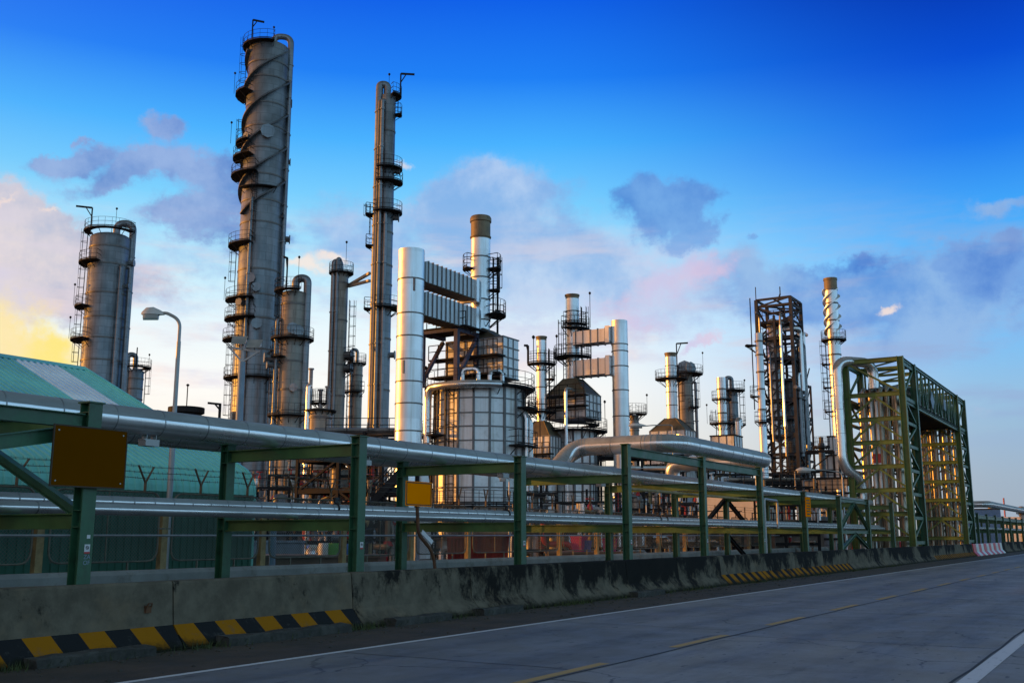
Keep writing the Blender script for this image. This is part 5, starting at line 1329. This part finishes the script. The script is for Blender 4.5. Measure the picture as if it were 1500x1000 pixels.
b.build('steel_frame', M['steel'], r)
for k, z in enumerate((H3*.35, H3*.68, H3-.1)):
    b = MB(); b.b2((-A3,-B3,z+.13),(A3,B3,z+.2)); o = b.build('deck', M['steel'], r); b = MB()
    for q in range(9): b.bar((-A3,-B3+B3*q/4,z+.2),(-A3,-B3+B3*q/4,z+1.3),.05)
    for h in (.7, 1.25): b.bar((-A3,-B3,z+h),(-A3,B3,z+h),.05)
    b.build('railing', M['steel'], o)
for x, y, rr, z0, z1 in ((0,-2,.7,.3,H3*.6),(.3,1.2,.8,.3,H3*.33),(-.4,1.0,.6,H3*.4,H3*.95)):
    b = MB(); b.lathe([(.1,z0),(rr,z0+.3),(rr,z1-.3),(.1,z1)], 14, (x,y,0)); b.build('vessel', M['column_warm'], r)
for k in range(9):
    x, y = random.uniform(-A3,A3), random.uniform(-B3,B3); b = MB(); b.tube(fillet([(x,y,.1),(x,y,H3*random.uniform(.4,.9)),(x,-y,H3*random.uniform(.4,.9))], .3, 4), random.choice((.07,.1,.14)), 8); b.build('pipe', M[random.choice(('pipe','column_warm','clad','rust_cap'))], r)
# buildings
r, a, zz = box_building('building', 'plain cream building with a blue-shaded side under the raised pipe loop', 'building', 1012, 1166, 722, 92, 6.5, M['cream'])
r, a, zz = box_building('building', 'pale grey building behind the raised pipe loop', 'building', 930, 1110, 688, 118, 5, M['furnace'], grid=(6,3))
r, a, zz = box_building('building', 'dark brown block building behind the right fence bays', 'building', 1020, 1230, 778, 64, 4, M['brown_wall'])
r, a, zz = box_building('equipment_housing', 'low brown panelled housing left of the pipe gantry', 'housing', 1180, 1240, 702, 92, 4, M['column_warm'], grid=(8,3))

# ------------------------------------------------------------------ right edge: rack continuing beyond the gantry
for i in range(12):
    u = 98+6*i; r = thing('rack_portal', 'far dark green rack frame beyond the pipe gantry', 'pipe rack', (u, VF, 0), 0, 'far rack frames beyond the gantry')
    z = 3.5; h_post(z).build('post', M['green'], r); h_post(z).build('post', M['green'], r, (0,VR-VF,0))
    b = MB(); b.ibeam((0,.135,3.1),(0,VR-VF-.135,3.1),.16,.24,.016); b.build('cross_beam', M['green'], r); b = MB(); b.ibeam((0,.135,2.0),(0,VR-VF-.135,2.0),.16,.24,.016); b.build('cross_beam', M['green'], r)
    b = MB(); b.ibeam((.14,0,3.2),(5.86,0,3.2),.14,.3,.016); b.build('side_beam', M['green'], r)
pipe('far silver pipe on top of the rack beyond the gantry', [(96,15.4,3.5),(170,15.4,3.5)], .25, step=3)
pipe('far thin silver pipe on the lower tier beyond the gantry', [(96,14.4,2.3),(170,14.4,2.3)], .15, step=3)
pA = on_v(1452, 747, 13.2)
pipe('fat silver pipe making a raised bend at the right photo edge', [(110,17.5,2.8),(110.0,17.5,4.6),(110.6,13.4,4.6),(190,13.4,4.6)], .32, .8, step=2.5)
def far_col(label, px, ytop, w, D, m, name='distillation_column', cat='column'):
    c = column(name, label, cat, px, ytop, w, D, m, 'dome', 3); platform(c.root, c.R, c.H*.8, -170, 170, .8); return c
c = column('chimney', 'tiny far red and white chimney on the horizon', 'chimney', 1470, 729, 2.2, 420, M['white'], 'open', 2)
b = MB()
for f0, f1 in ((.55,.7),(.85,1.0)): b.lathe([(c.R*1.03,c.H*f0),(c.R*1.03,c.H*f1)], 12, capt=False)
b.build('red_band', M['red'], c.root)
for k, (lab, px, yt, w, m) in enumerate((('tiny far orange-lit tank left of the far chimney', 1451, 741, 8, M['column_warm']), ('tiny far orange-lit tank at the right photo edge', 1496, 741, 8, M['column_warm']))):
    far_col(lab, px, yt, w, 260, m, 'storage_tank', 'tank')
r, a, zz = box_building('building', 'far blue-roofed shed right of the pipe gantry', 'building', 1425, 1446, 746, 170, 6, M['blue'])
r, a, zz = box_building('building', 'far pale building on the horizon right of the gantry', 'building', 1440, 1520, 758, 300, 10, M['cream'])
# far skyline lumps on the left between lamp and tallest column
r = thing('cooling_unit', 'small dark fan unit on the skyline left of the tallest column', 'fan unit', at(273, 600, 110)*1.0, 0); r.location.z = 0
b = MB(); zt = hz(597, 110); b.lathe([(1.6,0),(1.6,zt-.7),(1.9,zt-.6),(1.9,zt),(1.5,zt),(1.5,zt-.4)], 18); b.build('casing', M['steel'], r)
b = MB(); b.bar((0,0,zt),(0,0,zt+2.4),.08); b.lathe([(.05,0),(.2,.15),(.05,.3)], 8, (0,0,zt+2.3)); b.build('light_pole', M['steel'], r)
p = at(322, 600, 100); r = thing('lifting_davit', 'small dark lifting arm on the skyline left of the tallest column', 'davit', (p.x,p.y,0), YAW-pi/2)
b = MB(); k = mpp(100, p.z); b.bar((0,0,0),(0,0,hz(592,100)),.22); b.bar((-18*k,0,hz(590,100)),(.1,0,hz(592,100)),.2); b.bar((-8*k,0,hz(591,100)),(0,0,hz(600,100)),.14); b.build('jib', M['steel'], r)

# ------------------------------------------------------------------ sun and sky
SUN_AZ, SUN_EL = 113.0, 6.0                                       # azimuth from +X, counter-clockwise
sd = Vector((math.cos(R_(SUN_AZ))*math.cos(R_(SUN_EL)), math.sin(R_(SUN_AZ))*math.cos(R_(SUN_EL)), math.sin(R_(SUN_EL))))
sl_ = bpy.data.lights.new('sun', 'SUN'); sl_.energy = 3.6; sl_.angle = R_(.6); sl_.color = (1.0, .39, .05)
so = bpy.data.objects.new('sun', sl_); COL.objects.link(so); so.rotation_euler = sd.to_track_quat('Z', 'Y').to_euler(); so.location = sd*200

w = bpy.data.worlds.new('World'); SC.world = w; w.use_nodes = True; t = w.node_tree; t.nodes.clear()
out = nd(t, 'ShaderNodeOutputWorld'); bg = nd(t, 'ShaderNodeBackground'); t.links.new(bg.outputs[0], out.inputs[0]); bg.inputs[1].default_value = .1
sky = nd(t, 'ShaderNodeTexSky'); sky.sky_type = 'NISHITA'; sky.sun_disc = False; sky.sun_elevation = R_(SUN_EL); sky.sun_rotation = R_(90-SUN_AZ)
G = nd(t, 'ShaderNodeTexCoord').outputs['Generated']
sx = nd(t, 'ShaderNodeSeparateXYZ'); t.links.new(G, sx.inputs[0])
DEG = 180/pi
el = math_(t, 'MULTIPLY', math_(t, 'ARCSINE', sx.outputs[2]), DEG)                       # elevation in degrees
fx = math_(t, 'ADD', math_(t, 'MULTIPLY', sx.outputs[0], FWD[0]), math_(t, 'MULTIPLY', sx.outputs[1], FWD[1]))
rx = math_(t, 'ADD', math_(t, 'MULTIPLY', sx.outputs[0], RGT[0]), math_(t, 'MULTIPLY', sx.outputs[1], RGT[1]))
az = math_(t, 'MULTIPLY', math_(t, 'ARCTAN2', rx, fx), DEG)                              # compass bearing, 0 = bearing of YAW, sun at -80
def ramp(x, stops):
    r = nd(t, 'ShaderNodeValToRGB'); e = r.color_ramp.elements
    while len(e) > 1: e.remove(e[-1])
    for i, (p, c) in enumerate(stops):
        q = e[0] if i == 0 else e.new(p); q.position = p; q.color = (*lin(*c), 1)
    t.links.new(x, r.inputs[0]); return r.outputs[0]
eln = rng(t, el, -5, 55, 0, 1, False)
E_ = lambda d: (d+5)/60
warm = ramp(eln, [(0,(120,110,105)), (E_(0),(255,224,184)), (E_(4),(255,244,226)), (E_(8),(255,254,250)), (E_(11),(236,250,255)), (E_(14.5),(188,236,255)), (E_(18),(124,210,255)), (E_(21.5),(72,178,255)), (E_(25),(28,128,246)), (E_(29),(10,96,232)), (E_(33),(8,74,200)), (E_(40),(66,106,138)), (E_(50),(94,112,118))])
cool = ramp(eln, [(0,(80,82,85)), (E_(0),(160,172,186)), (E_(3),(160,180,200)), (E_(7),(150,192,226)), (E_(10),(122,192,246)), (E_(13),(96,192,255)), (E_(16.5),(64,166,250)), (E_(20),(24,120,238)), (E_(24),(2,78,212)), (E_(28),(0,52,176)), (E_(33),(8,50,145)), (E_(40),(56,90,125)), (E_(50),(94,112,118))])
back = ramp(eln, [(0,(70,74,76)), (E_(0),(186,222,246)), (E_(6),(180,224,252)), (E_(14),(150,208,250)), (E_(25),(120,162,194)), (E_(38),(92,116,130)), (E_(54),(94,112,118))])
bsc = nd(t, 'ShaderNodeVectorMath', operation='SCALE'); t.links.new(back, bsc.inputs[0]); bsc.inputs['Scale'].default_value = 1.3; back = bsc.outputs[0]
fcool = rng(t, az, 0, 27)
base = mix(t, warm, cool, fcool)
fback = math_(t, 'MAXIMUM', rng(t, az, 33, 80), rng(t, math_(t, 'MULTIPLY', az, -1.), 48, 120))
base = mix(t, base, back, fback)
# glow round the sun, low in the sky
dt = nd(t, 'ShaderNodeVectorMath', operation='DOT_PRODUCT'); t.links.new(G, dt.inputs[0]); dt.inputs[1].default_value = sd
sang = math_(t, 'MULTIPLY', math_(t, 'ARCCOSINE', math_(t, 'MINIMUM', dt.outputs['Value'], .9999)), DEG)
ga = math_(t, 'DIVIDE', math_(t, 'SUBTRACT', az, -115.), 44.)
ge = math_(t, 'DIVIDE', math_(t, 'SUBTRACT', el, 5.), 34.)
gl = math_(t, 'EXPONENT', math_(t, 'MULTIPLY', math_(t, 'ADD', math_(t, 'MULTIPLY', ga, ga), math_(t, 'MULTIPLY', ge, ge)), -1.))
base = mix(t, base, (1.0, .37, .05), math_(t, 'MULTIPLY', gl, .92))
gl2 = rng(t, sang, 0, 26, 1, 0)
base = mix(t, base, (1.9, .95, .25), math_(t, 'MULTIPLY', gl2, .8))
# clouds
wv = noise(t, G, 9, 7, .62); wv2 = noise(t, G, 3.6, 5, .6); 
mpv = nd(t, 'ShaderNodeMapping'); mpv.inputs['Location'].default_value = (7.3, 2.1, 4.4); t.links.new(G, mpv.inputs[0])
wv3 = noise(t, mpv.outputs[0], 8, 7, .62); wvf = noise(t, mpv.outputs[0], 17, 9, .66, (1,1,1.7))
ew = math_(t, 'ADD', el, math_(t, 'MULTIPLY', math_(t, 'SUBTRACT', wv, .5), 5.0))
aw = math_(t, 'ADD', az, math_(t, 'MULTIPLY', math_(t, 'SUBTRACT', wv3, .5), 9.0))
def sky_ae(px, py):
    d = ray(px, py); h = math.hypot(d.x, d.y)
    return -(math.degrees(math.atan2(d.y, d.x))-31.5), math.degrees(math.atan2(d.z, h))
def blob(px, py, rx_, ry_, tilt=0, k=1.0):
    a0, e0 = sky_ae(px, py); sa, se = rx_/F*DEG, ry_/F*DEG
    da = math_(t, 'SUBTRACT', aw, a0); de = math_(t, 'SUBTRACT', ew, e0)
    if tilt: de = math_(t, 'ADD', de, math_(t, 'MULTIPLY', da, tilt))
    d2 = math_(t, 'ADD', math_(t, 'POWER', math_(t, 'ABSOLUTE', math_(t, 'DIVIDE', da, sa)), 2.), math_(t, 'POWER', math_(t, 'ABSOLUTE', math_(t, 'DIVIDE', de, se)), 2.))
    return math_(t, 'MULTIPLY', math_(t, 'EXPONENT', math_(t, 'MULTIPLY', d2, -1.)), k)
def total(bl):
    s = bl[0]
    for x in bl[1:]: s = math_(t, 'ADD', s, x)
    return s
def layer(base, blobs, col, lo, hi, amt, nz=.7):
    d = total([blob(*b) for b in blobs])
    d = math_(t, 'ADD', d, math_(t, 'MULTIPLY', math_(t, 'MULTIPLY', math_(t, 'SUBTRACT', wvf, .5), nz), rng(t, d, .03, .3)))
    f = math_(t, 'MULTIPLY', rng(t, d, lo, hi), amt)
    shade = mix(t, lin(*col[0]), lin(*col[1]), rng(t, wv3, .36, .64))
    return mix(t, base, shade, f)
base = layer(base, [(690,340,150,80,.0,.9),(850,400,150,60,-.1,.9),(640,285,50,26,0,.8),(740,285,60,26,0,.8),(200,400,170,90,0,.5),(1000,440,150,60,0,.6),(480,330,90,50,0,.5),(560,420,120,50,0,.4)], ((136,174,228),(196,212,240)), .15, .8, .82, 1.2)
base = layer(base, [(0,350,90,66,.3,1.1),(80,400,80,60,.3,.8),(30,305,50,24,.3,.9),(230,420,90,30,0,.5)], ((170,176,206),(236,216,214)), .25, .7, .85, 1.0)
base = layer(base, [(1150,430,130,46,.1,.8),(1300,420,140,42,.0,.9),(1440,400,90,50,0,.9),(1400,490,150,50,0,.7),(1250,540,180,30,0,.4),(1480,295,40,14,0,.9),(1100,390,60,20,0,.5)], ((92,142,216),(150,184,228)), .2, .9, .85, 1.2)
base = layer(base, [(1000,405,70,34,-.1,.9),(945,462,80,16,0,.8),(1033,496,30,13,-.6,1.2),(900,440,50,16,0,.6),(1060,400,50,20,0,.6),(1300,620,200,60,0,.3)], ((248,200,210),(208,196,230)), .25, 1.15, .7, 1.8)
base = layer(base, [(110,232,60,14,-.25,1.1),(190,258,80,22,-.3,1.2),(250,195,34,18,0,.9),(280,310,80,30,-.3,1.1),(350,350,60,24,0,.8),(300,250,60,20,0,.6),(130,205,12,6,0,.8)], ((92,126,198),(156,176,222)), .25, .75, .85, 1.3)
base = layer(base, [(945,284,52,30,0,1.5),(985,318,56,32,-.3,1.5),(1045,348,36,20,0,1.3),(1135,362,12,7,0,.8),(1440,370,46,24,0,1.3),(1485,400,56,36,0,1.3),(1230,385,80,12,0,.7)], ((70,122,206),(118,164,226)), .25, .8, .8, 1.3)
base = layer(base, [(1293,454,22,8,0,1.2),(590,232,16,9,0,1.),(425,380,26,10,0,1.2),(470,372,26,9,0,1.1),(455,392,30,8,0,.8),(14,290,24,6,-.4,1.),(75,305,14,4,-.3,.9)], ((255,238,224),(250,220,206)), .3, 1.2, .8, 1.6)
sn = noise(t, G, 5, 8, .6, (1,1,5.5))
bd = math_(t, 'MULTIPLY', rng(t, el, 3, 7.5), rng(t, el, 13, 19, 1, 0))
wisp = math_(t, 'MULTIPLY', math_(t, 'MULTIPLY', rng(t, sn, .46, .66), bd), .6)
base = mix(t, base, mix(t, mix(t, lin(255,226,214), lin(206,206,232), rng(t, wv3, .38, .62)), lin(150,172,214), rng(t, az, 4, 24)), wisp)
base = layer(base, [(8,480,42,44,0,1.2),(50,520,70,34,0,.5)], ((255,232,120),(255,232,172)), .1, .9, .92, .7)
sc10 = nd(t, 'ShaderNodeVectorMath', operation='SCALE'); t.links.new(base, sc10.inputs[0]); sc10.inputs['Scale'].default_value = 10.2
fin = mix(t, sky.outputs[0], sc10.outputs[0], .975)
t.links.new(fin, bg.inputs[0])

# ------------------------------------------------------------------ camera and view
cd = bpy.data.cameras.new('camera'); cam = bpy.data.objects.new('camera', cd); COL.objects.link(cam); SC.camera = cam
cd.sensor_width = 36; cd.lens = 36*F/1500; cd.clip_end = 12000; cd.clip_start = .1
cam.location = (0, 0, EYE)
fw = Vector((FWD[0]*math.cos(PITCH), FWD[1]*math.cos(PITCH), math.sin(PITCH)))
cam.rotation_euler = fw.to_track_quat('-Z', 'Y').to_euler()
SC.view_settings.view_transform = 'Standard'; SC.view_settings.look = 'None'; SC.view_settings.exposure = 0; SC.view_settings.gamma = 1
SC.cycles.max_bounces = 6; SC.cycles.diffuse_bounces = 3; SC.cycles.glossy_bounces = 3
